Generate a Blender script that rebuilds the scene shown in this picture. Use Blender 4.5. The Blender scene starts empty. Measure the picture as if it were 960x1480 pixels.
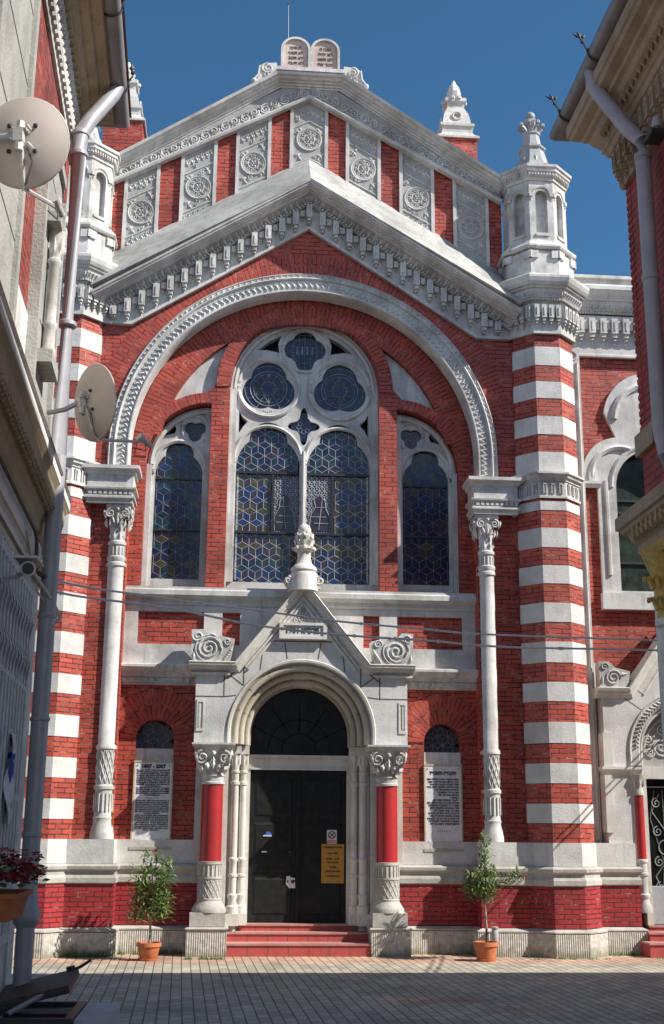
import bpy, bmesh, math, random
from math import sin, cos, pi, sqrt, radians, atan2, hypot
from mathutils import Vector, Matrix
from mathutils.geometry import tessellate_polygon

random.seed(7)
SC = bpy.context.scene
COL = SC.collection

# ------------------------------------------------------------------ camera
cam_d = bpy.data.cameras.new("camera")
cam = bpy.data.objects.new("camera", cam_d)
COL.objects.link(cam)
cam_d.sensor_fit = 'HORIZONTAL'
cam_d.sensor_width = 36.0
cam_d.lens = 65.625
cam_d.clip_start = 0.1
cam_d.clip_end = 3000
_F = Vector((0.07870701, 0.96359098, 0.255534))
_U = Vector((-0.02917426, -0.25399299, 0.96676596))
_R = Vector((0.99647081, -0.08354627, 0.00812103))
m = Matrix((_R, _U, -_F)).transposed().to_4x4()
m.translation = Vector((-0.9993, -17.5, 1.6775))
cam.matrix_world = m
SC.camera = cam

# ------------------------------------------------------------------ sky, sun, exposure
SUN = Vector((-1.0, 0.45, -0.98)).normalized()
elev = math.asin(-SUN.z)
world = bpy.data.worlds.new("World")
SC.world = world
world.use_nodes = True
wn = world.node_tree.nodes
wl = world.node_tree.links
bg = wn["Background"]
sky = wn.new("ShaderNodeTexSky")
sky.sky_type = 'NISHITA'
sky.sun_disc = False
sky.sun_elevation = elev
sky.sun_rotation = atan2(-SUN.x, -SUN.y)
sky.altitude = 600
sky.air_density = 0.75
sky.dust_density = 0.25
sky.ozone_density = 4.0
# sky deepened ahead; brightened and warmed behind the viewer as added facade fill
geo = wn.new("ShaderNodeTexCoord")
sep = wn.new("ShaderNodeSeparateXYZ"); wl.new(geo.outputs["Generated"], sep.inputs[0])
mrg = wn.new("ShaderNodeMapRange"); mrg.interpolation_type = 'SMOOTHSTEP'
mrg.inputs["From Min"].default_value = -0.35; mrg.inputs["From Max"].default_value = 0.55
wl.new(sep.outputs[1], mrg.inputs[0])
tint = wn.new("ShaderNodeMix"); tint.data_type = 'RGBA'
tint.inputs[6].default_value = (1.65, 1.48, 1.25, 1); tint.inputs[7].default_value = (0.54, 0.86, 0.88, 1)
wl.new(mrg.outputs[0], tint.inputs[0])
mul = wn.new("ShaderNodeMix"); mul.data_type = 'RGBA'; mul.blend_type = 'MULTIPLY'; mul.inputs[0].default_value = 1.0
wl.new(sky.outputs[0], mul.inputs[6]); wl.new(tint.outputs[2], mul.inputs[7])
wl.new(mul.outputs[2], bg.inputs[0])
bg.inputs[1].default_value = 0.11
sl = bpy.data.lights.new("sun", 'SUN')
sl.energy = 5.0
sl.angle = radians(0.5)
sl.color = (1.0, 0.95, 0.87)
so = bpy.data.objects.new("sun", sl)
so.rotation_euler = SUN.to_track_quat('-Z', 'Y').to_euler()
so.location = (20, -10, 30)
COL.objects.link(so)
SC.view_settings.view_transform = 'Standard'
SC.view_settings.look = 'None'
SC.view_settings.exposure = 0.62
SC.view_settings.gamma = 1.0

# ------------------------------------------------------------------ materials
def newmat(name):
    mt = bpy.data.materials.new(name)
    mt.use_nodes = True
    return mt, mt.node_tree.nodes, mt.node_tree.links, mt.node_tree.nodes["Principled BSDF"]

def N(nodes, t, **kw):
    n = nodes.new(t)
    for k, v in kw.items():
        setattr(n, k, v)
    return n

def ramp(nodes, p0, c0, p1, c1):
    r = nodes.new("ShaderNodeValToRGB")
    r.color_ramp.elements[0].position = p0
    r.color_ramp.elements[0].color = (*c0, 1) if len(c0) == 3 else c0
    r.color_ramp.elements[1].position = p1
    r.color_ramp.elements[1].color = (*c1, 1) if len(c1) == 3 else c1
    return r

def g3(v):
    return (v, v, v)

def mixc(nodes, links, fac, a, b, mode='MIX'):
    mx = nodes.new("ShaderNodeMix")
    mx.data_type = 'RGBA'
    mx.blend_type = mode
    for sock, val in ((mx.inputs[0], fac), (mx.inputs[6], a), (mx.inputs[7], b)):
        if hasattr(val, "links") or isinstance(val, bpy.types.NodeSocket):
            links.new(val, sock)
        elif isinstance(val, (int, float)):
            sock.default_value = val
        else:
            sock.default_value = (*val, 1)
    return mx.outputs[2]

def noise(nodes, links, vec, scale, detail=4, rough=0.6):
    n = nodes.new("ShaderNodeTexNoise")
    n.inputs["Scale"].default_value = scale
    n.inputs["Detail"].default_value = detail
    n.inputs["Roughness"].default_value = rough
    links.new(vec, n.inputs["Vector"])
    return n.outputs[0]

def mapping(nodes, links, vec, scale=(1, 1, 1), rot=(0, 0, 0), loc=(0, 0, 0)):
    mp = nodes.new("ShaderNodeMapping")
    mp.inputs["Scale"].default_value = scale
    mp.inputs["Rotation"].default_value = rot
    mp.inputs["Location"].default_value = loc
    links.new(vec, mp.inputs["Vector"])
    return mp.outputs[0]

def bump(nodes, links, h, strength, dist, bsdf, prev=None):
    b = nodes.new("ShaderNodeBump")
    b.inputs["Strength"].default_value = strength
    b.inputs["Distance"].default_value = dist
    links.new(h, b.inputs["Height"])
    if prev is not None:
        links.new(prev, b.inputs["Normal"])
    links.new(b.outputs[0], bsdf.inputs["Normal"])
    return b.outputs[0]

def mat_brick(name, c1, c2, bw=0.225, rh=0.0675, pale=(0.50, 0.36, 0.30), dark=(0.045, 0.010, 0.009), paleness=0.34,
              rough=0.62, msize=0.0068):
    mt, n, l, b = newmat(name)
    tc = N(n, "ShaderNodeTexCoord")
    uv = tc.outputs["UV"]
    warp = noise(n, l, uv, 3.0, 2)
    wv = n.new("ShaderNodeVectorMath"); wv.operation = 'MULTIPLY_ADD'
    cmb = n.new("ShaderNodeCombineXYZ")
    l.new(warp, cmb.inputs[0]); l.new(warp, cmb.inputs[1])
    l.new(cmb.outputs[0], wv.inputs[0]); wv.inputs[1].default_value = (0.012, 0.008, 0); l.new(uv, wv.inputs[2])
    bt = n.new("ShaderNodeTexBrick")
    bt.inputs["Scale"].default_value = 1.0
    bt.inputs["Brick Width"].default_value = bw
    bt.inputs["Row Height"].default_value = rh
    bt.inputs["Mortar Size"].default_value = msize
    bt.inputs["Mortar Smooth"].default_value = 0.15
    bt.inputs["Bias"].default_value = 0.0
    bt.inputs["Color1"].default_value = (*c1, 1)
    bt.inputs["Color2"].default_value = (*c2, 1)
    l.new(wv.outputs[0], bt.inputs["Vector"])
    # mortar: chalky in places, joint shadow painted dark in others
    mn = noise(n, l, uv, 5.5, 4, 0.7)
    mr = ramp(n, 0.62 - 0.35 * paleness, dark, 0.78 - 0.35 * paleness, pale)
    l.new(mn, mr.inputs[0])
    l.new(mr.outputs[0], bt.inputs["Mortar"])
    # soot and bleached patches
    pn = noise(n, l, uv, 1.3, 6, 0.65)
    pr = ramp(n, 0.30, g3(0.52), 0.72, g3(1.22))
    l.new(pn, pr.inputs[0])
    c = mixc(n, l, 1.0, bt.outputs[0], pr.outputs[0], 'MULTIPLY')
    fn = noise(n, l, uv, 60, 3)
    fr = ramp(n, 0.3, g3(0.82), 0.7, g3(1.12))
    l.new(fn, fr.inputs[0])
    c = mixc(n, l, 0.8, c, fr.outputs[0], 'MULTIPLY')
    l.new(c, b.inputs["Base Color"])
    b.inputs["Roughness"].default_value = rough
    inv = n.new("ShaderNodeMath"); inv.operation = 'SUBTRACT'; inv.inputs[0].default_value = 1.0
    l.new(bt.outputs["Fac"], inv.inputs[1])
    p = bump(n, l, inv.outputs[0], 1.0, 0.014, b)
    bump(n, l, fn, 0.35, 0.004, b, p)
    return mt

def mat_plaster(name, base, stain, amount=0.5, bs=0.25, bscale=45, bdist=0.006, streak=0.5, rough=0.8):
    mt, n, l, b = newmat(name)
    tc = N(n, "ShaderNodeTexCoord")
    ob = N(n, "ShaderNodeNewGeometry").outputs["Position"]
    big = noise(n, l, ob, 1.7, 6, 0.68)
    r1 = ramp(n, 0.56 - 0.22 * amount, g3(1.0), 0.82 - 0.1 * amount, g3(0.0))
    l.new(big, r1.inputs[0])
    sv = mapping(n, l, ob, (7, 7, 0.7))
    st = noise(n, l, sv, 1.6, 4, 0.6)
    r2 = ramp(n, 0.52, g3(1.0), 0.75, g3(1.0 - streak))
    l.new(st, r2.inputs[0])
    f = n.new("ShaderNodeMath"); f.operation = 'MULTIPLY'
    l.new(r1.outputs[0], f.inputs[0]); l.new(r2.outputs[0], f.inputs[1])
    c = mixc(n, l, f.outputs[0], stain, base)
    fn = noise(n, l, ob, bscale, 5, 0.7)
    fr = ramp(n, 0.28, g3(0.86), 0.68, g3(1.04))
    l.new(fn, fr.inputs[0])
    c = mixc(n, l, 0.9, c, fr.outputs[0], 'MULTIPLY')
    l.new(c, b.inputs["Base Color"])
    b.inputs["Roughness"].default_value = rough
    bump(n, l, fn, bs, bdist, b)
    return mt

def mat_plain(name, col, rough=0.6, metal=0.0, var=0.15, scale=20, bs=0.0, spec=None):
    mt, n, l, b = newmat(name)
    ob = N(n, "ShaderNodeNewGeometry").outputs["Position"]
    fn = noise(n, l, ob, scale, 4)
    fr = ramp(n, 0.3, tuple(v * (1 - var) for v in col), 0.7, tuple(min(1, v * (1 + var)) for v in col))
    l.new(fn, fr.inputs[0])
    l.new(fr.outputs[0], b.inputs["Base Color"])
    b.inputs["Roughness"].default_value = rough
    b.inputs["Metallic"].default_value = metal
    if spec is not None:
        b.inputs["Specular IOR Level"].default_value = spec
    if bs:
        bump(n, l, fn, bs, 0.004, b)
    return mt

def mat_ribbed(name, base, stain):
    mt, n, l, b = newmat(name)
    tc = N(n, "ShaderNodeTexCoord")
    uv = tc.outputs["UV"]
    w = n.new("ShaderNodeTexWave")
    w.wave_type = 'BANDS'; w.bands_direction = 'X'
    w.inputs["Scale"].default_value = 10.5
    w.inputs["Distortion"].default_value = 0.7
    w.inputs["Detail"].default_value = 2
    l.new(uv, w.inputs["Vector"])
    fn = noise(n, l, uv, 14, 5, 0.7)
    fr = ramp(n, 0.32, stain, 0.62, base)
    l.new(fn, fr.inputs[0])
    wr = ramp(n, 0.05, g3(0.62), 0.45, g3(1.0))
    l.new(w.outputs[1], wr.inputs[0])
    c = mixc(n, l, 0.4, fr.outputs[0], wr.outputs[0], 'MULTIPLY')
    # moss low down
    sp = n.new("ShaderNodeSeparateXYZ"); l.new(uv, sp.inputs[0])
    mn = noise(n, l, uv, 4, 4)
    ad = n.new("ShaderNodeMath"); ad.operation = 'MULTIPLY_ADD'
    l.new(mn, ad.inputs[0]); ad.inputs[1].default_value = 0.5; l.new(sp.outputs[1], ad.inputs[2])
    mr = ramp(n, 0.33, g3(0.6), 0.46, g3(0.0)); l.new(ad.outputs[0], mr.inputs[0])
    c = mixc(n, l, mr.outputs[0], c, (0.10, 0.115, 0.05))
    l.new(c, b.inputs["Base Color"])
    b.inputs["Roughness"].default_value = 0.85
    p = bump(n, l, w.outputs[1], 0.55, 0.009, b)
    bump(n, l, fn, 0.3, 0.006, b, p)
    return mt

def mat_pavers():
    mt, n, l, b = newmat("pavers")
    tc = N(n, "ShaderNodeTexCoord")
    ob = N(n, "ShaderNodeNewGeometry").outputs["Position"]
    v = mapping(n, l, ob, (1, 1, 1), (0, 0, radians(90) - 0.037))
    bt = n.new("ShaderNodeTexBrick")
    bt.inputs["Scale"].default_value = 1.0
    bt.inputs["Brick Width"].default_value = 0.24
    bt.inputs["Row Height"].default_value = 0.112
    bt.inputs["Mortar Size"].default_value = 0.0065
    bt.inputs["Mortar Smooth"].default_value = 0.2
    bt.inputs["Color1"].default_value = (0.50, 0.455, 0.355, 1)
    bt.inputs["Color2"].default_value = (0.35, 0.325, 0.265, 1)
    bt.inputs["Mortar"].default_value = (0.10, 0.093, 0.08, 1)
    l.new(v, bt.inputs["Vector"])
    # a pinkish border course by the wall and some replaced pink stones
    sp = n.new("ShaderNodeSeparateXYZ"); l.new(ob, sp.inputs[0])
    nz = noise(n, l, ob, 2.5, 3)
    ad = n.new("ShaderNodeMath"); ad.operation = 'MULTIPLY_ADD'
    l.new(nz, ad.inputs[0]); ad.inputs[1].default_value = 0.25; l.new(sp.outputs[1], ad.inputs[2])
    r1 = ramp(n, 0.0, g3(0.0), 1.0, g3(1.0))
    mr = n.new("ShaderNodeMapRange")
    mr.inputs["From Min"].default_value = -1.32; mr.inputs["From Max"].default_value = -1.18
    l.new(ad.outputs[0], mr.inputs[0])
    pn = noise(n, l, mapping(n, l, ob, (0.45, 0.9, 1)), 0.9, 2)
    pr = ramp(n, 0.60, g3(0.0), 0.66, g3(0.7)); l.new(pn, pr.inputs[0])
    mx = n.new("ShaderNodeMath"); mx.operation = 'MAXIMUM'
    l.new(mr.outputs[0], mx.inputs[0]); l.new(pr.outputs[0], mx.inputs[1])
    pink = mixc(n, l, 1.0, bt.outputs[0], (1.18, 0.86, 0.78), 'MULTIPLY')
    c = mixc(n, l, mx.outputs[0], bt.outputs[0], pink)
    dn = noise(n, l, ob, 0.8, 6, 0.7)
    dr = ramp(n, 0.3, g3(0.58), 0.7, g3(1.14)); l.new(dn, dr.inputs[0])
    c = mixc(n, l, 1.0, c, dr.outputs[0], 'MULTIPLY')
    fn = noise(n, l, ob, 55, 4, 0.7)
    fr = ramp(n, 0.3, g3(0.8), 0.7, g3(1.1)); l.new(fn, fr.inputs[0])
    c = mixc(n, l, 1.0, c, fr.outputs[0], 'MULTIPLY')
    l.new(c, b.inputs["Base Color"])
    b.inputs["Roughness"].default_value = 0.85
    inv = n.new("ShaderNodeMath"); inv.operation = 'SUBTRACT'; inv.inputs[0].default_value = 1.0
    l.new(bt.outputs["Fac"], inv.inputs[1])
    p = bump(n, l, inv.outputs[0], 1.0, 0.012, b)
    bump(n, l, fn, 0.4, 0.005, b, p)
    return mt

M = {}
M['brick'] = mat_brick("painted_brick", (0.52, 0.078, 0.042), (0.38, 0.048, 0.029))
M['brick_arch'] = mat_brick("arch_brick", (0.49, 0.070, 0.039), (0.37, 0.046, 0.028), bw=0.40, rh=0.067, paleness=0.34)
M['brick_base'] = mat_brick("base_brick", (0.40, 0.022, 0.026), (0.33, 0.018, 0.021), bw=0.21, rh=0.063, paleness=0.22, dark=(0.05, 0.006, 0.006))
M['brick_side'] = mat_brick("side_brick", (0.37, 0.070, 0.045), (0.30, 0.054, 0.036), bw=0.25, rh=0.075, paleness=0.35)
M['brick_right'] = mat_brick("right_brick", (0.44, 0.040, 0.032), (0.32, 0.029, 0.025), bw=0.25, rh=0.075, paleness=0.05, dark=(0.03, 0.008, 0.008))
M['white'] = mat_plaster("white_plaster", (0.62, 0.61, 0.585), (0.29, 0.28, 0.255), 0.75, 0.25, 30, 0.006, 0.65)
M['white_old'] = mat_plaster("weathered_plaster", (0.68, 0.665, 0.635), (0.22, 0.205, 0.18), 0.75, 0.35, 25, 0.008, 0.7)
M['cast'] = mat_plaster("roughcast", (0.64, 0.63, 0.605), (0.38, 0.37, 0.345), 0.6, 0.6, 42, 0.010)
M['ornament'] = mat_plaster("ornament_stucco", (0.62, 0.61, 0.585), (0.26, 0.25, 0.23), 0.8, 0.35, 40, 0.006)
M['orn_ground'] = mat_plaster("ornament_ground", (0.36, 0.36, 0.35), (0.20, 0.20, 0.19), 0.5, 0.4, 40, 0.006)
M['side_stone'] = mat_plaster("side_stone", (0.40, 0.395, 0.365), (0.22, 0.215, 0.195), 0.5, 0.8, 40, 0.012)
M['stone'] = mat_plaster("portal_stone", (0.64, 0.62, 0.57), (0.36, 0.335, 0.28), 0.45, 0.4, 34, 0.008)
M['tan'] = mat_plaster("tan_stone", (0.52, 0.475, 0.385), (0.32, 0.285, 0.21), 0.5, 0.35, 30, 0.006)
M['slope'] = mat_plaster("weathering_slope", (0.43, 0.425, 0.405), (0.19, 0.185, 0.165), 0.75, 0.5, 22, 0.008, 0.7)
M['joint'] = mat_plain("joint_line", (0.09, 0.085, 0.08), 0.9)
M['plinth'] = mat_ribbed("ribbed_plinth", (0.58, 0.56, 0.51), (0.32, 0.30, 0.25))
M['base_stone'] = mat_plaster("base_stone", (0.47, 0.455, 0.42), (0.24, 0.225, 0.19), 0.6, 0.6, 30, 0.01)
M['red_paint'] = mat_plaster("red_gloss_paint", (0.42, 0.018, 0.02), (0.24, 0.022, 0.02), 0.55, 0.12, 22, 0.004, 0.5, rough=0.42)
M['step'] = mat_plaster("red_step_stone", (0.48, 0.085, 0.070), (0.28, 0.05, 0.045), 0.55, 0.4, 24, 0.006, rough=0.6)
M['tread'] = mat_plaster("step_nosing", (0.46, 0.25, 0.22), (0.30, 0.12, 0.1), 0.5, 0.4, 24, 0.006, rough=0.6)
M['door'] = mat_plain("door_paint", (0.011, 0.013, 0.012), 0.6, var=0.5, scale=9, bs=0.15, spec=0.25)
M['dark_glass'] = mat_plain("dark_glass", (0.008, 0.009, 0.009), 0.3, var=0.6, scale=6, spec=0.12)
M['blue_glass'] = mat_plain("blue_glass", (0.012, 0.028, 0.105), 0.22, var=0.45, scale=9)
M['navy_glass'] = mat_plain("navy_glass", (0.009, 0.017, 0.052), 0.18, var=0.5, scale=9)
M['olive_glass'] = mat_plain("olive_glass", (0.055, 0.050, 0.022), 0.2, var=0.5, scale=9)
M['plum_glass'] = mat_plain("plum_glass", (0.030, 0.022, 0.035), 0.2, var=0.5, scale=9)
M['teal_glass'] = mat_plain("teal_glass", (0.012, 0.036, 0.055), 0.18, var=0.5, scale=9)
M['green_glass'] = mat_plain("green_glass", (0.03, 0.045, 0.04), 0.15, var=0.5, scale=6)
M['lead'] = mat_plain("solder_line", (0.36, 0.36, 0.35), 0.45, var=0.3, scale=14)
M['lead_dim'] = mat_plain("shaded_lead", (0.20, 0.21, 0.22), 0.5, var=0.5, scale=14)  # dim copy of the solder lines, shade put into the colour
M['iron'] = mat_plain("black_iron", (0.02, 0.02, 0.022), 0.5)
M['zinc'] = mat_plain("zinc_pipe", (0.34, 0.335, 0.36), 0.45, metal=0.1, var=0.12, scale=5)
M['zinc_dark'] = mat_plain("dull_zinc", (0.20, 0.195, 0.195), 0.5, metal=0.1, var=0.2, scale=5)
M['soffit'] = mat_plaster("brown_cornice", (0.40, 0.32, 0.20), (0.20, 0.16, 0.095), 0.5, 0.4, 24, 0.008)
M['soffit_right'] = mat_plaster("ochre_cornice", (0.36, 0.29, 0.20), (0.20, 0.155, 0.10), 0.5, 0.4, 24, 0.008)
M['roof'] = mat_plain("roof_tiles", (0.20, 0.06, 0.04), 0.8, var=0.3, scale=8)
M['side_wall'] = mat_plaster("side_plaster", (0.74, 0.73, 0.70), (0.42, 0.41, 0.38), 0.45, 0.35, 28, 0.006)
M['wrought'] = mat_plain("wrought_iron_grey", (0.22, 0.24, 0.24), 0.5, var=0.2, scale=12)
M['grille'] = mat_plain("grey_grille_paint", (0.50, 0.51, 0.52), 0.5, var=0.2, scale=12)
M['tablet_face'] = mat_plaster("pink_tablet", (0.56, 0.455, 0.41), (0.32, 0.25, 0.225), 0.6, 0.5, 40, 0.008)
M['carved_dark'] = mat_plain("carved_letters", (0.05, 0.04, 0.04), 0.9)
M['plaque'] = mat_plain("grey_marble", (0.68, 0.68, 0.70), 0.5, var=0.12, scale=25)
M['ink'] = mat_plain("black_lettering", (0.012, 0.012, 0.013), 0.6)
M['brass_edge'] = mat_plain("buff_edge", (0.48, 0.40, 0.24), 0.7, var=0.2, scale=20)
M['paver'] = mat_pavers()
M['terracotta'] = mat_plain("terracotta", (0.46, 0.14, 0.055), 0.75, var=0.15, scale=14, bs=0.1)
M['soil'] = mat_plain("soil", (0.04, 0.03, 0.02), 0.95)
M['bark'] = mat_plain("bark", (0.28, 0.25, 0.19), 0.85, var=0.25, scale=30, bs=0.3)
M['leaf'] = mat_plain("oleander_leaf", (0.08, 0.15, 0.035), 0.45, var=0.35, scale=14)
M['leaf_light'] = mat_plain("young_leaf", (0.16, 0.22, 0.06), 0.45, var=0.3, scale=14)
M['petal_pink'] = mat_plain("pink_petal", (0.55, 0.10, 0.18), 0.6)
M['petal_red'] = mat_plain("red_petal", (0.30, 0.012, 0.03), 0.6, var=0.3, scale=30)
M['dish'] = mat_plain("dish_paint", (0.50, 0.44, 0.40), 0.55, var=0.08, scale=4)
M['pale_metal'] = mat_plain("pale_metal", (0.55, 0.54, 0.52), 0.45, metal=0.2)
M['cable'] = mat_plain("cable", (0.10, 0.10, 0.10), 0.6)
M['cable_light'] = mat_plain("cable_sheath", (0.60, 0.60, 0.60), 0.55)
M['yellow_paper'] = mat_plain("yellow_paper", (0.44, 0.24, 0.035), 0.7, var=0.08)
M['white_paper'] = mat_plain("white_paper", (0.66, 0.66, 0.66), 0.7, var=0.06)
M['pink_print'] = mat_plain("pink_print", (0.52, 0.24, 0.26), 0.7)
M['red_print'] = mat_plain("red_print", (0.42, 0.03, 0.03), 0.7)
M['blue_print'] = mat_plain("blue_print", (0.05, 0.14, 0.45), 0.6)
M['cloth_white'] = mat_plain("white_cloth", (0.62, 0.62, 0.66), 0.85)
M['cloth_blue'] = mat_plain("blue_cloth", (0.03, 0.06, 0.28), 0.85)
M['rust'] = mat_plain("rusty_steel", (0.085, 0.05, 0.035), 0.7, var=0.4, scale=18, bs=0.3)
M['dark_steel'] = mat_plain("dark_steel", (0.03, 0.03, 0.032), 0.5, var=0.3, scale=14)
M['concrete'] = mat_plaster("white_concrete", (0.52, 0.53, 0.55), (0.34, 0.35, 0.36), 0.4, 0.5, 40, 0.008)
M['spire'] = mat_plaster("weathered_zinc", (0.36, 0.37, 0.38), (0.16, 0.165, 0.16), 0.6, 0.3, 24, 0.006, rough=0.55)
M['grass'] = mat_plain("weeds", (0.085, 0.13, 0.03), 0.7, var=0.4, scale=20)
M['gold'] = mat_plain("gilded_stucco", (0.48, 0.34, 0.09), 0.6, var=0.35, scale=18, bs=0.3)
M['grey_box'] = mat_plain("grey_sheet", (0.34, 0.35, 0.37), 0.5, var=0.08)
M['clear_glass'] = mat_plain("grey_glass", (0.36, 0.38, 0.36), 0.25)

# ------------------------------------------------------------------ mesh building
class MB:
    def __init__(s):
        s.v = []; s.f = []; s.m = []; s.uv = {}
    def add(s, verts, faces, mat=0, uvs=None, M4=None):
        o = len(s.v)
        if M4 is not None:
            s.v += [tuple(M4 @ Vector(p)) for p in verts]
        else:
            s.v += [tuple(p) for p in verts]
        for i, f in enumerate(faces):
            if uvs is not None:
                s.uv[len(s.f)] = uvs[i]
            s.f.append(tuple(o + k for k in f)); s.m.append(mat)
        return s
    def box(s, x0, x1, y0, y1, z0, z1, mat=0, M4=None, tx=0, tz=0):
        # tx, tz taper the front (y0) face
        v = [(x0 + tx, y0, z0 + tz), (x1 - tx, y0, z0 + tz), (x1, y1, z0), (x0, y1, z0),
             (x0 + tx, y0, z1 - tz), (x1 - tx, y0, z1 - tz), (x1, y1, z1), (x0, y1, z1)]
        f = [(0, 1, 5, 4), (1, 2, 6, 5), (2, 3, 7, 6), (3, 0, 4, 7), (4, 5, 6, 7), (3, 2, 1, 0)]
        return s.add(v, f, mat, None, M4)
    def slab(s, loops, M4, t, mat=0):
        """flat polygon with holes in the frame (u, v, w=outwards), thickness t behind the face"""
        L = [[Vector((p[0], p[1], 0)) for p in lp] for lp in loops]
        tris = tessellate_polygon(L)
        flat = [p for lp in L for p in lp]
        n = len(flat)
        v = [(p.x, p.y, 0) for p in flat] + [(p.x, p.y, -t) for p in flat]
        f = [tuple(t_) for t_ in tris] + [tuple(n + i for i in reversed(t_)) for t_ in tris]
        k = 0
        for lp in L:
            c = len(lp)
            for i in range(c):
                a, b = k + i, k + (i + 1) % c
                f.append((a, b, n + b, n + a))
            k += c
        return s.add(v, f, mat, None, M4)
    def sweep(s, path, prof, plane='xy', base=0.0, closed=False, mat=0, M4=None, caps=True, mats=None, pclosed=True, uvr=False):
        """profile (a, b): xy -> a out to the right of travel, b up; xz -> a to the left of travel in the plane, b towards -Y"""
        n = len(path); P = [Vector(p) for p in path]
        rings = []; lens = [0.0]
        for i in range(1, n + 1):
            lens.append(lens[-1] + (P[i % n] - P[i - 1]).length)
        for i in range(n):
            if closed or 0 < i < n - 1:
                d0 = (P[i] - P[i - 1]).normalized(); d1 = (P[(i + 1) % n] - P[i]).normalized()
            elif i == 0:
                d0 = d1 = (P[1] - P[0]).normalized()
            else:
                d0 = d1 = (P[-1] - P[-2]).normalized()
            if plane == 'xy':
                n0 = Vector((d0.y, -d0.x)); n1 = Vector((d1.y, -d1.x))
            else:
                n0 = Vector((-d0.y, d0.x)); n1 = Vector((-d1.y, d1.x))
            mi = (n0 + n1); mi = mi / max(1e-6, mi.length)
            k = 1.0 / max(0.25, mi.dot(n0))
            ring = []
            for a, b in prof:
                q = P[i] + mi * (a * k)
                ring.append((q.x, q.y, base + b) if plane == 'xy' else (q.x, base - b, q.y))
            rings.append(ring)
        m_ = len(prof); v = [p for r in rings for p in r]; 
        cnt = n if closed else n - 1
        np_ = m_ if pclosed else m_ - 1
        for j in range(np_):
            faces = []; uvs = []
            for i in range(cnt):
                a = i * m_; b = ((i + 1) % n) * m_
                faces.append((a + j, a + (j + 1) % m_, b + (j + 1) % m_, b + j))
                p0 = prof[j]; p1 = prof[(j + 1) % m_]
                w0 = p0[0] - p0[1]; w1 = p1[0] - p1[1]
                uvs.append([(w0, lens[i]), (w1, lens[i]), (w1, lens[i + 1]), (w0, lens[i + 1])])
            if j == 0:
                o = len(s.v)
                s.add(v, faces, mats[j] if mats else mat, uvs if uvr else None, M4)
            else:
                for q, fc in enumerate(faces):
                    if uvr:
                        s.uv[len(s.f)] = uvs[q]
                    s.f.append(tuple(o + k for k in fc)); s.m.append(mats[j] if mats else mat)
        if not closed and caps and pclosed:
            try:
                tr = tessellate_polygon([[Vector((a, b, 0)) for a, b in prof]])
                for t_ in tr:
                    s.f.append(tuple(o + k for k in t_)); s.m.append(mat)
                    s.f.append(tuple(o + (n - 1) * m_ + k for k in reversed(t_))); s.m.append(mat)
            except Exception:
                pass
        return s
    def tube(s, pts, r, n=6, mat=0, M4=None, closed=False, r1=None):
        P = [Vector(p) for p in pts]; c = len(P); v = []; f = []
        up = Vector((0, 0, 1))
        for i, p in enumerate(P):
            if closed:
                d = P[(i + 1) % c] - P[i - 1]
            else:
                d = (P[min(i + 1, c - 1)] - P[max(i - 1, 0)])
            d.normalize()
            a = d.cross(up)
            if a.length < 1e-3:
                a = d.cross(Vector((0, 1, 0)))
            a.normalize(); b = a.cross(d)
            rr = r if r1 is None else r + (r1 - r) * i / max(1, c - 1)
            for k in range(n):
                t = 2 * pi * k / n
                v.append(p + a * (rr * cos(t)) + b * (rr * sin(t)))
        for i in range(c if closed else c - 1):
            j = (i + 1) % c
            for k in range(n):
                f.append((i * n + k, i * n + (k + 1) % n, j * n + (k + 1) % n, j * n + k))
        if not closed:
            f.append(tuple(range(n - 1, -1, -1))); f.append(tuple((c - 1) * n + k for k in range(n)))
        return s.add(v, f, mat, None, M4)
    def lathe(s, prof, cx=0, cy=0, n=20, mat=0, a0=0, M4=None, mats=None, sx=1, sy=1):
        """prof: list of (r, z)"""
        m_ = len(prof); v = []
        for r, z in prof:
            for k in range(n):
                t = a0 + 2 * pi * k / n
                v.append((cx + r * cos(t) * sx, cy + r * sin(t) * sy, z))
        o = len(s.v)
        s.add(v, [], 0, None, M4)
        for i in range(m_ - 1):
            for k in range(n):
                s.f.append((o + i * n + k, o + i * n + (k + 1) % n, o + (i + 1) * n + (k + 1) % n, o + (i + 1) * n + k))
                s.m.append(mats[i] if mats else mat)
        s.f.append(tuple(o + k for k in range(n - 1, -1, -1))); s.m.append(mats[0] if mats else mat)
        s.f.append(tuple(o + (m_ - 1) * n + k for k in range(n))); s.m.append(mats[-1] if mats else mat)
        return s
    def ball(s, c, r, mat=0, n=8, M4=None, sc=(1, 1, 1)):
        pr = []
        v = []; f = []
        h = n // 2 + 1
        for i in range(h):
            ph = -pi / 2 + pi * i / (h - 1)
            for k in range(n):
                t = 2 * pi * k / n
                v.append((c[0] + r * cos(ph) * cos(t) * sc[0], c[1] + r * cos(ph) * sin(t) * sc[1], c[2] + r * sin(ph) * sc[2]))
        for i in range(h - 1):
            for k in range(n):
                f.append((i * n + k, i * n + (k + 1) % n, (i + 1) * n + (k + 1) % n, (i + 1) * n + k))
        return s.add(v, f, mat, None, M4)
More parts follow.
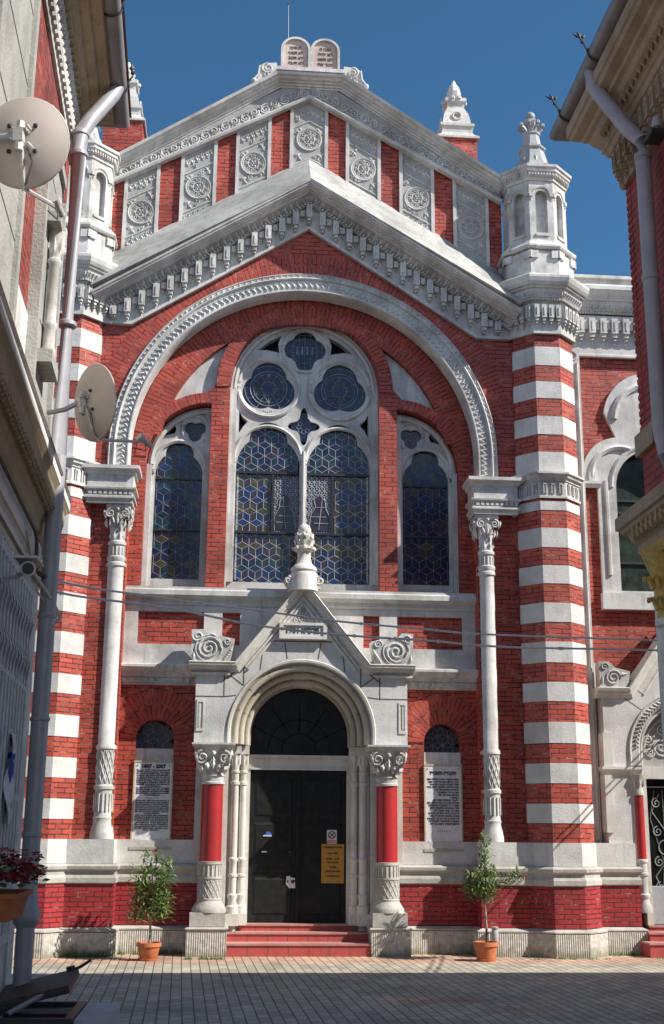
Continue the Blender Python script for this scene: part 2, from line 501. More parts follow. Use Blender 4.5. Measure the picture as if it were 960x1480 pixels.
    def build(s, name, mats, parent=None, smooth=False, loc=None, ang=38):
        me = bpy.data.meshes.new(name)
        me.from_pydata(s.v, [], s.f)
        if not isinstance(mats, (list, tuple)):
            mats = [mats]
        for k in mats:
            me.materials.append(M[k])
        me.polygons.foreach_set("material_index", s.m)
        bm = bmesh.new(); bm.from_mesh(me)
        bmesh.ops.recalc_face_normals(bm, faces=bm.faces[:])
        bm.to_mesh(me); bm.free()
        uvl = me.uv_layers.new(name="UVMap")
        data = [0.0] * (2 * len(me.loops))
        vs = me.vertices
        for p in me.polygons:
            if p.index in s.uv:
                base = s.f[p.index]; cu = s.uv[p.index]
                mp = {vi: cu[k] for k, vi in enumerate(base)}
                for li in p.loop_indices:
                    u = mp[me.loops[li].vertex_index]
                    data[2 * li] = u[0]; data[2 * li + 1] = u[1]
                continue
            nx, ny, nz = p.normal
            if abs(nz) > 0.8:
                for li in p.loop_indices:
                    c = vs[me.loops[li].vertex_index].co
                    data[2 * li] = c.x; data[2 * li + 1] = c.y
            else:
                h = hypot(nx, ny) or 1.0
                tx, ty = -ny / h, nx / h
                for li in p.loop_indices:
                    c = vs[me.loops[li].vertex_index].co
                    data[2 * li] = c.x * tx + c.y * ty; data[2 * li + 1] = c.z
        uvl.data.foreach_set("uv", data)
        if smooth:
            me.polygons.foreach_set("use_smooth", [True] * len(me.polygons))
            me.set_sharp_from_angle(angle=radians(ang))
        me.update()
        o = bpy.data.objects.new(name, me)
        if loc is not None:
            o.location = loc
        COL.objects.link(o)
        if parent is not None:
            o.parent = parent
        return o

def frame(o, u=(1, 0, 0), v=(0, 0, 1)):
    u = Vector(u).normalized(); v = Vector(v).normalized(); w = u.cross(v)
    m4 = Matrix((u, v, w)).transposed().to_4x4()
    m4.translation = Vector(o)
    return m4

def front(y):
    """frame of a facade plane at depth y: u = x, v = z, outwards = -y"""
    return frame((0, y, 0))

def fp(x, y, z, sl=0.0):
    """small facade frame centred at a point, tilted by the angle sl in the facade plane"""
    return frame((x, y, z), (cos(sl), 0, sin(sl)), (-sin(sl), 0, cos(sl)))

def arc(cx, cz, r, a0, a1, n=24):
    return [(cx + r * cos(radians(a0 + (a1 - a0) * i / n)), cz + r * sin(radians(a0 + (a1 - a0) * i / n))) for i in range(n + 1)]

def rect(x0, x1, z0, z1):
    return [(x0, z0), (x1, z0), (x1, z1), (x0, z1)]

def arched(x0, x1, z0, zs, n=24, rz=None):
    c = (x0 + x1) / 2; r = (x1 - x0) / 2
    return [(x0, z0), (x1, z0)] + [(c + r * cos(radians(180 * i / n)), zs + (rz or r) * sin(radians(180 * i / n))) for i in range(n + 1)]

def foil(cx, cz, k, d, r, a0=90, n=72):
    out = []
    for i in range(n):
        t = 2 * pi * i / n; best = 0
        for j in range(k):
            al = t - radians(a0 + 360 * j / k)
            q = r * r - (d * sin(al)) ** 2
            if q > 0:
                best = max(best, d * cos(al) + sqrt(q))
        out.append((cx + best * cos(t), cz + best * sin(t)))
    return out

def tag(o, label=None, cat=None, group=None, kind=None):
    if label: o["label"] = label
    if cat: o["category"] = cat
    if group: o["group"] = group
    if kind: o["kind"] = kind
    return o

def empty(name, loc=(0, 0, 0), rz=0.0, parent=None):
    o = bpy.data.objects.new(name, None)
    o.empty_display_size = 0.3
    o.location = loc; o.rotation_euler = (0, 0, rz)
    COL.objects.link(o)
    if parent is not None:
        o.parent = parent
    return o

# small ornaments in a frame (u right, v up, w out)
def o_box(mb, M4, u0, u1, v0, v1, w, mat=0, t=0.0):
    """raised block on a surface; t chamfers its face"""
    v = [(u0 + t, v0 + t, w), (u1 - t, v0 + t, w), (u1 - t, v1 - t, w), (u0 + t, v1 - t, w),
         (u0, v0, -0.004), (u1, v0, -0.004), (u1, v1, -0.004), (u0, v1, -0.004)]
    mb.add(v, [(0, 1, 2, 3), (4, 5, 1, 0), (5, 6, 2, 1), (6, 7, 3, 2), (7, 4, 0, 3)], mat, None, M4)

def o_leaf(mb, M4, cu, cv, ln, wd, ang, h=0.02, mat=0):
    c, s_ = cos(ang), sin(ang)
    def T(a, b, w): return (cu + a * c - b * s_, cv + a * s_ + b * c, w)
    v = [T(-ln / 2, 0, 0), T(-ln * .05, -wd / 2, 0), T(ln / 2, 0, 0), T(-ln * .05, wd / 2, 0), T(-ln * .05, 0, h)]
    mb.add(v, [(0, 1, 4), (1, 2, 4), (2, 3, 4), (3, 0, 4)], mat, None, M4)

def o_spiral(mb, M4, cu, cv, R, turns=1.6, dirn=1, a0=0.0, r=0.012, mat=0, w=0.006):
    n = int(12 * turns)
    pts = []
    for i in range(n + 1):
        t = i / n
        rr = R * (1 - 0.86 * t)
        a = a0 + dirn * 2 * pi * turns * t
        pts.append((cu + rr * cos(a), cv + rr * sin(a), w))
    mb.tube(pts, r, 5, mat, M4, r1=r * 0.8)

def o_ring(mb, M4, cu, cv, R, r=0.012, n=24, mat=0, w=0.004):
    mb.tube([(cu + R * cos(2 * pi * i / n), cv + R * sin(2 * pi * i / n), w) for i in range(n)], r, 5, mat, M4, closed=True)

def o_rosette(mb, M4, cu, cv, R, k=6, h=0.025, mat=0, a0=0.0):
    for i in range(k):
        a = a0 + 2 * pi * i / k
        o_leaf(mb, M4, cu + R * .55 * cos(a), cv + R * .55 * sin(a), R * .85, R * .5, a, h, mat)
    mb.ball((cu, cv, 0), R * .2, mat, 6, M4)

def o_corbel(mb, M4, wd=0.105, h=0.24, out=0.11, mat=0):
    """stepped console hanging from v=0 downwards"""
    a = wd / 2
    o_box(mb, M4, -a, a, -h * .62, 0, out, mat)
    o_box(mb, M4, -a * .28, a * .28, -h * .52, -h * .12, out + 0.012, mat, 0.004)
    o_box(mb, M4, -a * .9, a * .9, -h * .80, -h * .60, out * .8, mat, 0.012)
    o_box(mb, M4, -a * .65, a * .65, -h * .92, -h * .78, out * .62, mat, 0.014)
    o_leaf(mb, M4, 0, -h * .98, h * .22, a * 1.0, -pi / 2, out * .45, mat)

def o_volutes(mb, M4, wd, h, mat=0, r=0.014):
    """face of a foliate capital: two volutes, leaves between"""
    for s_ in (-1, 1):
        o_spiral(mb, M4, s_ * wd * .31, h * .70, wd * .19, 1.7, -s_, pi / 2, r, mat, 0.02)
        o_leaf(mb, M4, s_ * wd * .16, h * .36, h * .5, wd * .2, pi / 2 - s_ * .35, .05, mat)
        o_leaf(mb, M4, s_ * wd * .30, h * .25, h * .4, wd * .16, pi / 2 - s_ * .15, .04, mat)
    o_leaf(mb, M4, 0, h * .45, h * .6, wd * .2, pi / 2, .05, mat)
    mb.ball((0, h * .88, 0.02), wd * .08, mat, 6, M4)

def text_mesh(body, size, name="lettering", align='CENTER', extrude=0.0015, bold=0.0):
    cu = bpy.data.curves.new(name, 'FONT')
    cu.body = body; cu.size = size; cu.align_x = align; cu.align_y = 'CENTER'
    cu.extrude = extrude; cu.resolution_u = 2; cu.offset = bold
    o = bpy.data.objects.new(name, cu)
    COL.objects.link(o)
    dg = bpy.context.evaluated_depsgraph_get(); dg.update()
    me = bpy.data.meshes.new_from_object(o.evaluated_get(dg))
    v = [tuple(x.co) for x in me.vertices]; f = [tuple(p.vertices) for p in me.polygons]
    bpy.data.objects.remove(o); bpy.data.curves.remove(cu); bpy.data.meshes.remove(me)
    return v, f

def put_text(mb, M4, body, size, cu, cv, w=0.002, mat=0, align='CENTER', maxw=None, rtl=False, bold=0.0):
    if rtl:
        body = body[::-1]
    v, f = text_mesh(body, size, align=align, bold=bold)
    if not v:
        return
    x0 = min(p[0] for p in v); x1 = max(p[0] for p in v)
    k = 1.0
    if maxw and x1 - x0 > 0:
        k = maxw / (x1 - x0)
    v = [(cu + p[0] * k, cv + p[1], w + p[2]) for p in v]
    mb.add(v, f, mat, None, M4)
GZ = 0.07
# ------------------------------------------------------------------ ground
g = MB()
g.add([(-300, -300, GZ), (300, -300, GZ), (300, 300, GZ), (-300, 300, GZ)], [(0, 1, 2, 3)])
tag(g.build("pavement", 'paver'), kind="structure")

# ------------------------------------------------------------------ the synagogue
syn = tag(empty("synagogue", (0, 4, 0)), "red brick and white stucco synagogue with striped octagonal piers and great arched window", "synagogue")
class _S: pass
def B(mb, name, mats, parent=None, smooth=False, label=None, **k):
    p = syn if parent is None else parent
    o = mb.build(name, mats, None, smooth, **k)
    o.parent = p
    off = Vector((0, 0, 0)); q = p
    while q is not None:
        off += q.location; q = q.parent
    o.location = o.location - off
    if label:
        o["label"] = label
    return o

OUT = -0.30     # plane of the outer wall, the bay wall is y = 0
PL, PR_ = -3.56, 3.65
PY, PA = -0.155, 0.465   # pier centre depth, apothem

def octa(cx, cy, a):
    r = a / cos(pi / 8)
    return [(cx + r * cos(-pi / 2 - pi / 8 + pi / 4 * i), cy + r * sin(-pi / 2 - pi / 8 + pi / 4 * i)) for i in range(8)]

def octprism(mb, cx, cy, a, z0, z1, mat=0, a2=None):
    p0 = octa(cx, cy, a); p1 = octa(cx, cy, a2 if a2 else a)
    v = [(x, y, z0) for x, y in p0] + [(x, y, z1) for x, y in p1]
    f = [(i, (i + 1) % 8, 8 + (i + 1) % 8, 8 + i) for i in range(8)] + [tuple(range(8, 16)), tuple(range(7, -1, -1))]
    mb.add(v, f, mat)

def octframe(cx, cy, a, i, z):
    """frame of octagon face i (0 = front, 1 = right front, 7 = left front)"""
    t = -pi / 2 + pi / 4 * i
    n = Vector((cos(t), sin(t), 0)); u = Vector((-sin(t), cos(t), 0))
    return frame((cx + a * n.x, cy + a * n.y, z), u, (0, 0, 1))

# --- body of the nave behind, with a slated roof
mb = MB(); mb.box(-3.9, 3.9, 0.62, 16, 0, 9.6)
B(mb, "nave_wall", 'brick')
mb = MB()
mb.slab([[(-4.2, 9.6), (4.2, 9.6), (0, 12.0)]], front(1.9), 14.2)
B(mb, "nave_roof", 'roof')

# --- lower bay wall with niche openings
niche = lambda s_: arched(s_ * 2.05 - .265, s_ * 2.05 + .265, 1.42, 2.93)
mb = MB()
mb.slab([[(-2.75, 0), (-1.28, 0), (-1.28, 4.0), (1.28, 4.0), (1.28, 0), (2.75, 0), (2.75, 5.0), (-2.75, 5.0)], niche(-1), niche(1)], front(0), .3)
B(mb, "lower_bay_wall", 'brick')

def ringarc(mb, cx, cz, r0, r1, a0, a1, yf, yb, n=48, mat=0, flip=0.0):
    """radial brick ring with its own brick layout"""
    for i in range(n):
        t0 = radians(a0 + (a1 - a0) * i / n); t1 = radians(a0 + (a1 - a0) * (i + 1) / n)
        rm = (r0 + r1) / 2
        P = lambda r, t, y: (cx + r * cos(t), y, cz + r * sin(t))
        v = [P(r0, t0, yf), P(r1, t0, yf), P(r1, t1, yf), P(r0, t1, yf), P(r0, t0, yb), P(r1, t0, yb), P(r1, t1, yb), P(r0, t1, yb)]
        f = [(0, 1, 2, 3), (1, 5, 6, 2), (4, 0, 3, 7)]
        u = lambda r, t: (r - r0 + flip, t * rm)
        uvs = [[u(r0, t0), u(r1, t0), u(r1, t1), u(r0, t1)],
               [(yb, t0 * rm), (yf, t0 * rm), (yf, t1 * rm), (yb, t1 * rm)],
               [(yb, t0 * rm), (yf, t0 * rm), (yf, t1 * rm), (yb, t1 * rm)]]
        mb.add(v, f, mat, uvs)

for s_ in (-1, 1):
    mb = MB()
    ringarc(mb, s_ * 2.05, 2.93, .267, .50, 0, 180, -.012, .1, 24)
    ringarc(mb, s_ * 2.05, 2.93, .499, .70, 12, 168, -.007, .1, 24)
    B(mb, "niche_arch", 'brick_arch')

# niche windows: dark leaded lunette over a grey sill, plaque recess below
GL = ['blue_glass', 'navy_glass', 'olive_glass', 'plum_glass', 'teal_glass']
def rhomb(mb, inside, x0, x1, z0, z1, a, y, pal, lw=.006, M4=None, leadmat=5):
    """stained glass in a tumbling block pattern: coloured rhombs with bright solder lines"""
    h = a * sqrt(3)
    rows = int((z1 - z0) / (1.5 * a)) + 3
    for j in range(-1, rows):
        for i in range(-1, int((x1 - x0) / h) + 3):
            cx = x0 + (i + (.5 if j % 2 else 0)) * h; cz = z0 + j * 1.5 * a
            hx = [(cx + a * cos(radians(90 + 60 * k)), cz + a * sin(radians(90 + 60 * k))) for k in range(6)]
            for k in range(3):
                q = [(cx, cz), hx[2 * k], hx[2 * k + 1], hx[(2 * k + 2) % 6]]
                mx = sum(p[0] for p in q) / 4; mz = sum(p[1] for p in q) / 4
                if not inside(mx, mz):
                    continue
                inn = [(mx + (p[0] - mx) * (1 - 2.2 * lw / a), mz + (p[1] - mz) * (1 - 2.2 * lw / a)) for p in q]
                v = [(p[0], y, p[1]) for p in q] + [(p[0], y + .004, p[1]) for p in inn]
                mb.add(v, [(4, 5, 6, 7)], pal(mx, mz, k, i, j), None, M4)
                mb.add(v, [(0, 1, 5, 4), (1, 2, 6, 5), (2, 3, 7, 6), (3, 0, 4, 7)], leadmat, None, M4)

for s_ in (-1, 1):
    w = MB(); w.slab([arched(s_ * 2.05 - .262, s_ * 2.05 + .262, 2.80, 2.93)], front(.16), .05)
    wo = B(w, "niche_window", 'dark_glass')
    w = MB()
    rhomb(w, lambda x, z: hypot(x - s_ * 2.05, z - 2.93) < .25 and z > 2.82, s_ * 2.05 - .26, s_ * 2.05 + .3, 2.82, 3.2, .085, .155,
          lambda x, z, k, i, j: [1, 3, 3][k], .005, None, 5)
    B(w, "leaded_pane", GL + ['lead_dim'], wo)
    w = MB(); w.box(s_ * 2.05 - .27, s_ * 2.05 + .27, .015, .2, 2.62, 2.795)
    B(w, "niche_sill", 'white_old', wo)
    w = MB(); w.box(s_ * 2.05 - .262, s_ * 2.05 + .262, .06, .2, 1.42, 2.617)
    B(w, "niche_backing", 'base_stone', wo)

# --- upper bay wall with the three window openings and two plaster spandrels
CW = [( -1.147, 5.1), (1.147, 5.1)] + arc(0, 8.30, 1.147, 0, 180, 40)
def side_outline(s_, grow=0.0):
    g_ = grow
    p = [(-2.37 - g_, 5.1), (-1.42 + g_, 5.1)] + arc(-1.42, 7.03, .95 + g_, 90, 180, 20)
    if g_:
        p[2] = (-1.42 + g_, 7.03 + .95 + g_)
    return [(x * -s_, z) for x, z in (p if s_ < 0 else p[::-1])]
def tri_outline(s_):
    # bounded by the big arch ring, the middle window's ring and the side window's ring
    a1 = [(-2.19 * cos(t), 7.13 + 2.19 * sin(t)) for t in [radians(23.6 + (57.2 - 23.6) * i / 14) for i in range(15)]]
    a2 = [(-1.36 * cos(t), 8.30 + 1.36 * sin(t)) for t in [radians(29.5 - 29.5 * i / 8) for i in range(9)]]
    a3 = [(-1.42 - 1.12 * cos(t), 7.03 + 1.12 * sin(t)) for t in [radians(86 - 25 * i / 8) for i in range(9)]]
    p = a1 + a2 + a3
    return [(x * -s_, z) for x, z in (p if s_ < 0 else p[::-1])]
mb = MB()
topz = 7.13
outer = [(-2.72, 5.0), (2.72, 5.0), (2.72, topz)] + arc(0, topz, 2.72, 0, 180, 48)[1:]
mb.slab([outer, CW, side_outline(-1), side_outline(1), tri_outline(-1), tri_outline(1)], front(0), .34)
B(mb, "upper_bay_wall", 'brick')
for s_ in (-1, 1):
    mb = MB()
    to_ = tri_outline(s_); mx_ = sum(p[0] for p in to_) / len(to_); mz_ = sum(p[1] for p in to_) / len(to_)
    mb.slab([[(mx_ + (x - mx_) * 1.05, mz_ + (z - mz_) * 1.05) for x, z in to_]], front(.085), .05)
    B(mb, "spandrel_plaster", 'white')
# rings of radial brick
mb = MB()
ringarc(mb, 0, 7.13, 2.195, 2.615, 8, 172, -.010, .07, 72)
B(mb, "inner_arch_ring", 'brick_arch')
mb = MB()
ringarc(mb, 0, 8.30, 1.150, 1.355, -2, 182, -.016, .09, 48)
B(mb, "window_arch_ring", 'brick_arch')
for s_ in (-1, 1):
    mb = MB()
    if s_ < 0:
        ringarc(mb, -1.42, 7.03, .953, 1.115, 92, 176, -.013, .09, 24)
    else:
        ringarc(mb, 1.42, 7.03, .953, 1.115, 4, 88, -.013, .09, 24)
    B(mb, "window_arch_ring", 'brick_arch')

# --- window tracery
def lancet(cx, hw, z0, zs, lobe, rise=None):
    a_ = radians(127)
    p = [(cx - hw, z0), (cx + hw, z0)]
    p += [(cx + hw * cos(t), zs + hw * sin(t)) for t in [radians(0 + 53 * i / 10) for i in range(11)]]
    zx = zs + hw * sin(radians(53)); lx = hw * cos(radians(53))
    p += [(cx + lobe * lx * cos(t), zx + .02 + (rise or lx) * sin(t)) for t in [radians(180 * i / 16) for i in range(17)]]
    p += [(cx - hw * cos(t), zs + hw * sin(t)) for t in [radians(53 - 53 * i / 10) for i in range(11)]]
    return p

YT = .16  # face of the tracery
cwin = B(MB().slab([rect(-1.02, 1.02, 5.24, 9.4)], front(.52), .02), "central_window", 'plum_glass')
tr = MB()
out_c = [(-1.143, 5.08), (1.143, 5.08)] + arc(0, 8.30, 1.143, 0, 180, 40)
holes = []
for s_ in (-1, 1):
    holes.append(lancet(s_ * .54, .485, 5.26, 7.07, 1.0, .30))
    holes.append(foil(s_ * .555, 8.345, 3, .15, .275, 90))
    holes.append([(s_ * x, z) for x, z in [(.40, 8.93), (.42, 9.08), (.37, 9.22), (.55, 9.13), (.75, 8.96), (.60, 8.97)]])
    holes.append([(s_ * x, z) for x, z in [(1.00, 7.58), (1.00, 7.95), (.95, 7.86), (.86, 7.78), (.93, 7.70)]])
qf = []
for x, z in foil(0, 8.99, 4, .13, .19, 90):
    if z < 8.86:
        z = 8.86 - (8.86 - z) * 1.35
        x *= .8
    qf.append((x, z))
holes.append(qf)
dm = []
for i in range(48):
    t = 2 * pi * i / 48
    r = .20 + .075 * cos(4 * t) + .02 * cos(8 * t)
    dm.append((r * cos(t) * .85, 7.73 + r * sin(t) * 1.05))
holes.append(dm)
tr.slab([out_c] + holes, front(YT + .06), .14)
# mouldings that stand out from the tracery slab
for s_ in (-1, 1):
    tr.tube([(s_ * .545 + .515 * cos(t), YT + .055, 7.16 + .55 * sin(t)) for t in [radians(-5 + 190 * i / 28) for i in range(29)]], .030, 6)
    tr.tube([(s_ * .555 + .475 * cos(t), YT + .05, 8.345 + .482 * sin(t)) for t in [2 * pi * i / 36 for i in range(36)]], .032, 6, closed=True)
    tr.tube([(s_ * .555 + .445 * cos(t), YT + .055, 8.345 + .445 * sin(t)) for t in [2 * pi * i / 36 for i in range(36)]], .014, 5, closed=True)
    tr.box(s_ * 1.085 - .04, s_ * 1.085 + .04, YT, YT + .062, 5.25, 8.3)
    tr.box(s_ * 1.136 - .012, s_ * 1.136 + .012, YT - .03, YT + .062, 5.12, 8.3)
tr.tube([(.345 * cos(t), YT + .05, 8.98 + .36 * sin(t)) for t in [2 * pi * i / 32 for i in range(32)]], .028, 6, closed=True)
tr.tube([(1.085 * cos(t), YT + .03, 8.30 + 1.085 * sin(t)) for t in [pi * i / 40 for i in range(41)]], .042, 6)
tr.tube([(1.13 * cos(t), YT + .0, 8.30 + 1.13 * sin(t)) for t in [pi * i / 40 for i in range(41)]], .016, 5)
tr.box(-.038, .038, YT, YT + .062, 5.26, 7.2)
tr.tube([(-.0, YT - .01, 5.3), (0, YT - .01, 7.3)], .030, 8)
# pierced cusps around the roses
for s_ in (-1, 1):
    for k in range(3):
        a = radians(-90 + 120 * k)
        Mf = fp(s_ * .555 + .36 * cos(a), YT + .06, 8.345 + .36 * sin(a), a - pi / 2)
        for q in range(-2, 3):
            o_leaf(tr, Mf, q * .03, .035 - abs(q) * .008, .035, .018, pi / 2, .015)
B(tr, "tracery", 'white', cwin, True)
def in_poly(poly):
    def f(x, z):
        c = False; n = len(poly); j = n - 1
        for i in range(n):
            xi, zi = poly[i]; xj, zj = poly[j]
            if (zi > z) != (zj > z) and x < (xj - xi) * (z - zi) / (zj - zi) + xi:
                c = not c
            j = i
        return c
    return f
rnd = random.Random(3)
def pal_main(x, z, k, i, j):
    if z > 6.97:
        return rnd.choice([1, 1, 4, 1, 3, 4])
    if z > 6.03:
        return [0, 0, 2, 0, 2][int((z * 6.2)) % 5] if k != 0 else 3
    r = int(z * 5.5) % 4
    return rnd.choice([[2, 2, 3], [1, 0, 1], [0, 1, 4], [2, 3, 1]][r]) if k != 0 else rnd.choice([3, 3, 1])
for s_ in (-1, 1):
    gl = MB()
    big = lancet(s_ * .56, .545, 5.20, 7.07, 1.0, .36)
    ins_ = in_poly(big)
    ins = lambda x, z: ins_(x, z) and s_ * x > .035
    pic = lambda x, z: 6.06 < z < 6.95 and abs(x) < .45
    rhomb(gl, lambda x, z: ins(x, z) and not pic(x, z), s_ * .545 - .56, s_ * .545 + .58, 5.18, 7.8, .118, .262, pal_main, .0042)
    # picture panel: blue mosaic ground with a dark seated beast
    beast = in_poly([(s_ * x, z) for x, z in [(.10, 6.08), (.42, 6.08), (.43, 6.28), (.36, 6.42), (.34, 6.56), (.26, 6.64), (.17, 6.58), (.20, 6.46), (.13, 6.34)]])
    rhomb(gl, lambda x, z: pic(x, z) and not beast(x, z) and s_ * x > .07, s_ * .26 - .2, s_ * .26 + .22, 6.06, 6.96, .045, .262,
          lambda x, z, k, i, j: rnd.choice([0, 0, 1, 1, 4]), .005)
    gl.slab([[(s_ * x, z) for x, z in [(.10, 6.08), (.42, 6.08), (.43, 6.28), (.36, 6.42), (.34, 6.56), (.26, 6.64), (.17, 6.58), (.20, 6.46), (.13, 6.34)]]], front(.258), .01, 3)
    for pp in ([(.10, 6.08), (.13, 6.34), (.20, 6.46), (.17, 6.58), (.26, 6.64), (.34, 6.56), (.36, 6.42), (.43, 6.28), (.42, 6.08)],
               [(.14, 6.3), (.36, 6.3)], [(.2, 6.45), (.35, 6.45)], [(.25, 6.1), (.27, 6.3), (.3, 6.6)], [(.18, 6.2), (.4, 6.2)]):
        gl.tube([(s_ * x, .254, z) for x, z in pp], .005, 4, 5)
    gl.box(min(s_ * .44, s_ * .475), max(s_ * .44, s_ * .475), .235, .26, 6.05, 6.97, 6)
    for zz in (6.97, 6.03):
        gl.box(s_ * .545 - .47, s_ * .545 + .47, .23, .26, zz - .018, zz + .018, 6)
    for q in range(18):   # bright edging strip by the jamb
        gl.box(s_ * .99 - .012, s_ * .99 + .012, .255, .262, 5.3 + q * .095, 5.385 + q * .095, 5)
    B(gl, "lancet_glass", GL + ['lead', 'iron'], cwin)
# roses: star in rings
for s_ in (-1, 1):
    rg = MB(); cx, cz = s_ * .555, 8.345
    rg.slab([[(cx + .44 * cos(2 * pi * i / 32), cz + .44 * sin(2 * pi * i / 32)) for i in range(32)]], front(.27), .01, 1)
    for R, wv in ((.11, .005), (.235, .005), (.285, .008), (.37, .005)):
        o_ring(rg, frame((cx, .265, cz)), 0, 0, R, wv, 36, 5, 0)
    for k in range(12):
        a = 2 * pi * k / 12
        rg.tube([(cx + .06 * cos(a), .264, cz + .06 * sin(a)), (cx + .37 * cos(a), .264, cz + .37 * sin(a))], .004, 4, 5)
    for b0 in (90, 270):
        tri = [(cx + .235 * cos(radians(b0 + 120 * k)), .262, cz + .235 * sin(radians(b0 + 120 * k))) for k in range(3)]
        rg.tube(tri + [tri[0]], .0065, 4, 5)
    for k in range(6):
        a = radians(30 + 60 * k)
        o_leaf(rg, frame((cx, .266, cz)), .26 * cos(a), .26 * sin(a), .09, .06, a, .004, 0)
        a = radians(60 * k)
        o_leaf(rg, frame((cx, .266, cz)), .13 * cos(a), .13 * sin(a), .09, .05, a, .004, 2)
    B(rg, "rose_glass", GL + ['lead_dim'], cwin)
qg = MB()
qg.slab([[(.32 * cos(2 * pi * i / 24), 8.95 + .38 * sin(2 * pi * i / 24)) for i in range(24)]], front(.27), .01, 1)
for q in range(-4, 5):
    qg.box(q * .04 - .012, q * .04 + .012, .262, .268, 8.93, 9.07, 5 if q % 2 else 0)
for q in range(-3, 4):
    qg.tube([(q * .09, .264, 8.62), (q * .09, .264, 9.32)], .004, 4, 5)
for q in range(7):
    qg.tube([(-.3, .264, 8.66 + q * .1), (.3, .264, 8.66 + q * .1)], .004, 4, 5)
o_ring(qg, frame((0, .262, 8.99)), 0, 0, .21, .006, 24, 5, 0)
B(qg, "quatrefoil_glass", GL + ['lead_dim'], cwin)
qg = MB()
qg.slab([[(.2 * cos(2 * pi * i / 16), 7.73 + .24 * sin(2 * pi * i / 16)) for i in range(16)]], front(.27), .01, 1)
for k in range(8):
    a = 2 * pi * k / 8
    o_ring(qg, frame((0, .264, 7.73)), .075 * cos(a), .075 * sin(a), .033, .004, 8, 5, 0)
B(qg, "flower_glass", GL + ['lead_dim'], cwin)

for s_ in (-1, 1):
    sw = B(MB().slab([rect(*sorted((s_ * 2.33, s_ * 1.46)), 5.24, 7.9)], front(.52), .02), "side_window", 'plum_glass')
    t2 = MB()
    mir = lambda pts: [(x * -s_, z) for x, z in (pts if s_ < 0 else pts[::-1])]
    so_ = mir([(-2.366, 5.08), (-1.424, 5.08)] + arc(-1.424, 7.03, .942, 90, 180, 20))
    L_ = mir(lancet(-1.885, .355, 5.28, 6.90, 1.0, .23))
    h2 = mir(foil(-1.665, 7.60, 3, .075, .10, 30, 40))
    h2b = mir([(-1.56, 7.50), (-1.53, 7.30), (-1.50, 7.34), (-1.50, 7.62), (-1.53, 7.60)])
    h3 = mir([(-2.13, 7.50), (-1.98, 7.70), (-1.95, 7.62), (-1.97, 7.55)])
    t2.slab([so_, L_, h2, h3], front(YT + .06), .14)
    X = lambda x: -s_ * x
    t2.tube([(X(-1.885 + .40 * cos(t)), YT + .05, 6.96 + .46 * sin(t)) for t in [radians(-8 + 196 * i / 24) for i in range(25)]], .034, 6)
    t2.tube([(X(-1.66 + .20 * cos(t)), YT + .05, 7.62 + .22 * sin(t)) for t in [radians(-60 + 300 * i / 20) for i in range(21)]], .026, 6)
    t2.tube([(X(-1.424 + .885 * cos(t)), YT + .03, 7.03 + .885 * sin(t)) for t in [radians(90 + 90 * i / 20) for i in range(21)]], .05, 6)
    t2.box(*sorted((X(-2.366), X(-2.29))), YT - .01, YT + .062, 5.12, 7.03)
    t2.box(*sorted((X(-1.50), X(-1.424))), YT - .01, YT + .062, 5.12, 7.95)
    B(t2, "tracery", 'white', sw, True)
    g2 = MB()
    ins = in_poly(mir(lancet(-1.885, .43, 5.20, 6.90, 1.0, .30)))
    rr = random.Random(5 + s_)
    def pal_side(x, z, k, i, j):
        r = int(z * 4.3) % 4
        return rr.choice([[1, 4, 1], [2, 3, 3], [1, 4, 0], [2, 3, 1]][r]) if k != 0 else rr.choice([1, 3, 4])
    if s_ > 0:
        pal_side = lambda x, z, k, i, j: rr.choice([1, 1, 3, 4, 1, 2]) if z > 6.6 or int(z * 4.3) % 4 == 1 else rr.choice([1, 3, 1])
    rhomb(g2, ins, min(X(-2.32), X(-1.46)), max(X(-2.32), X(-1.46)) + .02, 5.20, 7.5,   .125, .262, pal_side, .0035, None, 5)
    for zz in (6.83, 6.03):
        g2.box(*sorted((X(-2.25), X(-1.52))), .24, .26, zz - .012, zz + .012, 6)
    c_ = X(-1.665)
    g2.slab([[(c_ + .24 * cos(2 * pi * i / 16), 7.58 + .22 * sin(2 * pi * i / 16)) for i in range(16)]], front(.27), .01, 3)
    for k in range(6):
        a = 2 * pi * k / 6
        o_ring(g2, frame((c_, .266, 7.60)), .06 * cos(a), .06 * sin(a), .04, .0035, 8, 5, 0)
    B(g2, "side_glass", GL + ['lead_dim', 'iron'], sw)

# --- sill, parapet panels and the lower cornice of the bay
PF = [(0, 0), (.05, 0), (.07, .035), (.07, .09), (.12, .12), (.16, .135), (.16, .205), (.14, .225), (0, .235)]
mb = MB(); mb.sweep([(-2.58, 0), (2.58, 0)], PF, base=4.84)
mb.box(-2.58, 2.58, -.13, .16, 5.06, 5.10)
B(mb, "window_sill", 'white')
mb = MB()
mb.slab([rect(-2.57, 2.57, 3.985, 4.835), rect(-2.37, -1.42, 4.27, 4.75), rect(-1.155, -.9, 4.27, 4.75), rect(.9, 1.14, 4.27, 4.75), rect(1.40, 2.37, 4.27, 4.75)], front(-.05), .048)
B(mb, "parapet_frame", 'white')
mb = MB()
prof = [(0, 0), (.035, 0), (.035, .03), (.05, .03), (.05, .10), (.09, .12), (.10, .16), (.15, .19), (.19, .24), (.19, .275), (.15, .29), (0, .30)]
mb.sweep([(-2.57, 0), (2.57, 0)], prof, base=3.685)
for i in range(52):
    x = -2.52 + i * .099
    if abs(x) > 1.45:
        mb.box(x - .026, x + .026, -.078, -.048, 3.722, 3.782)
B(mb, "bay_cornice", 'white_old')

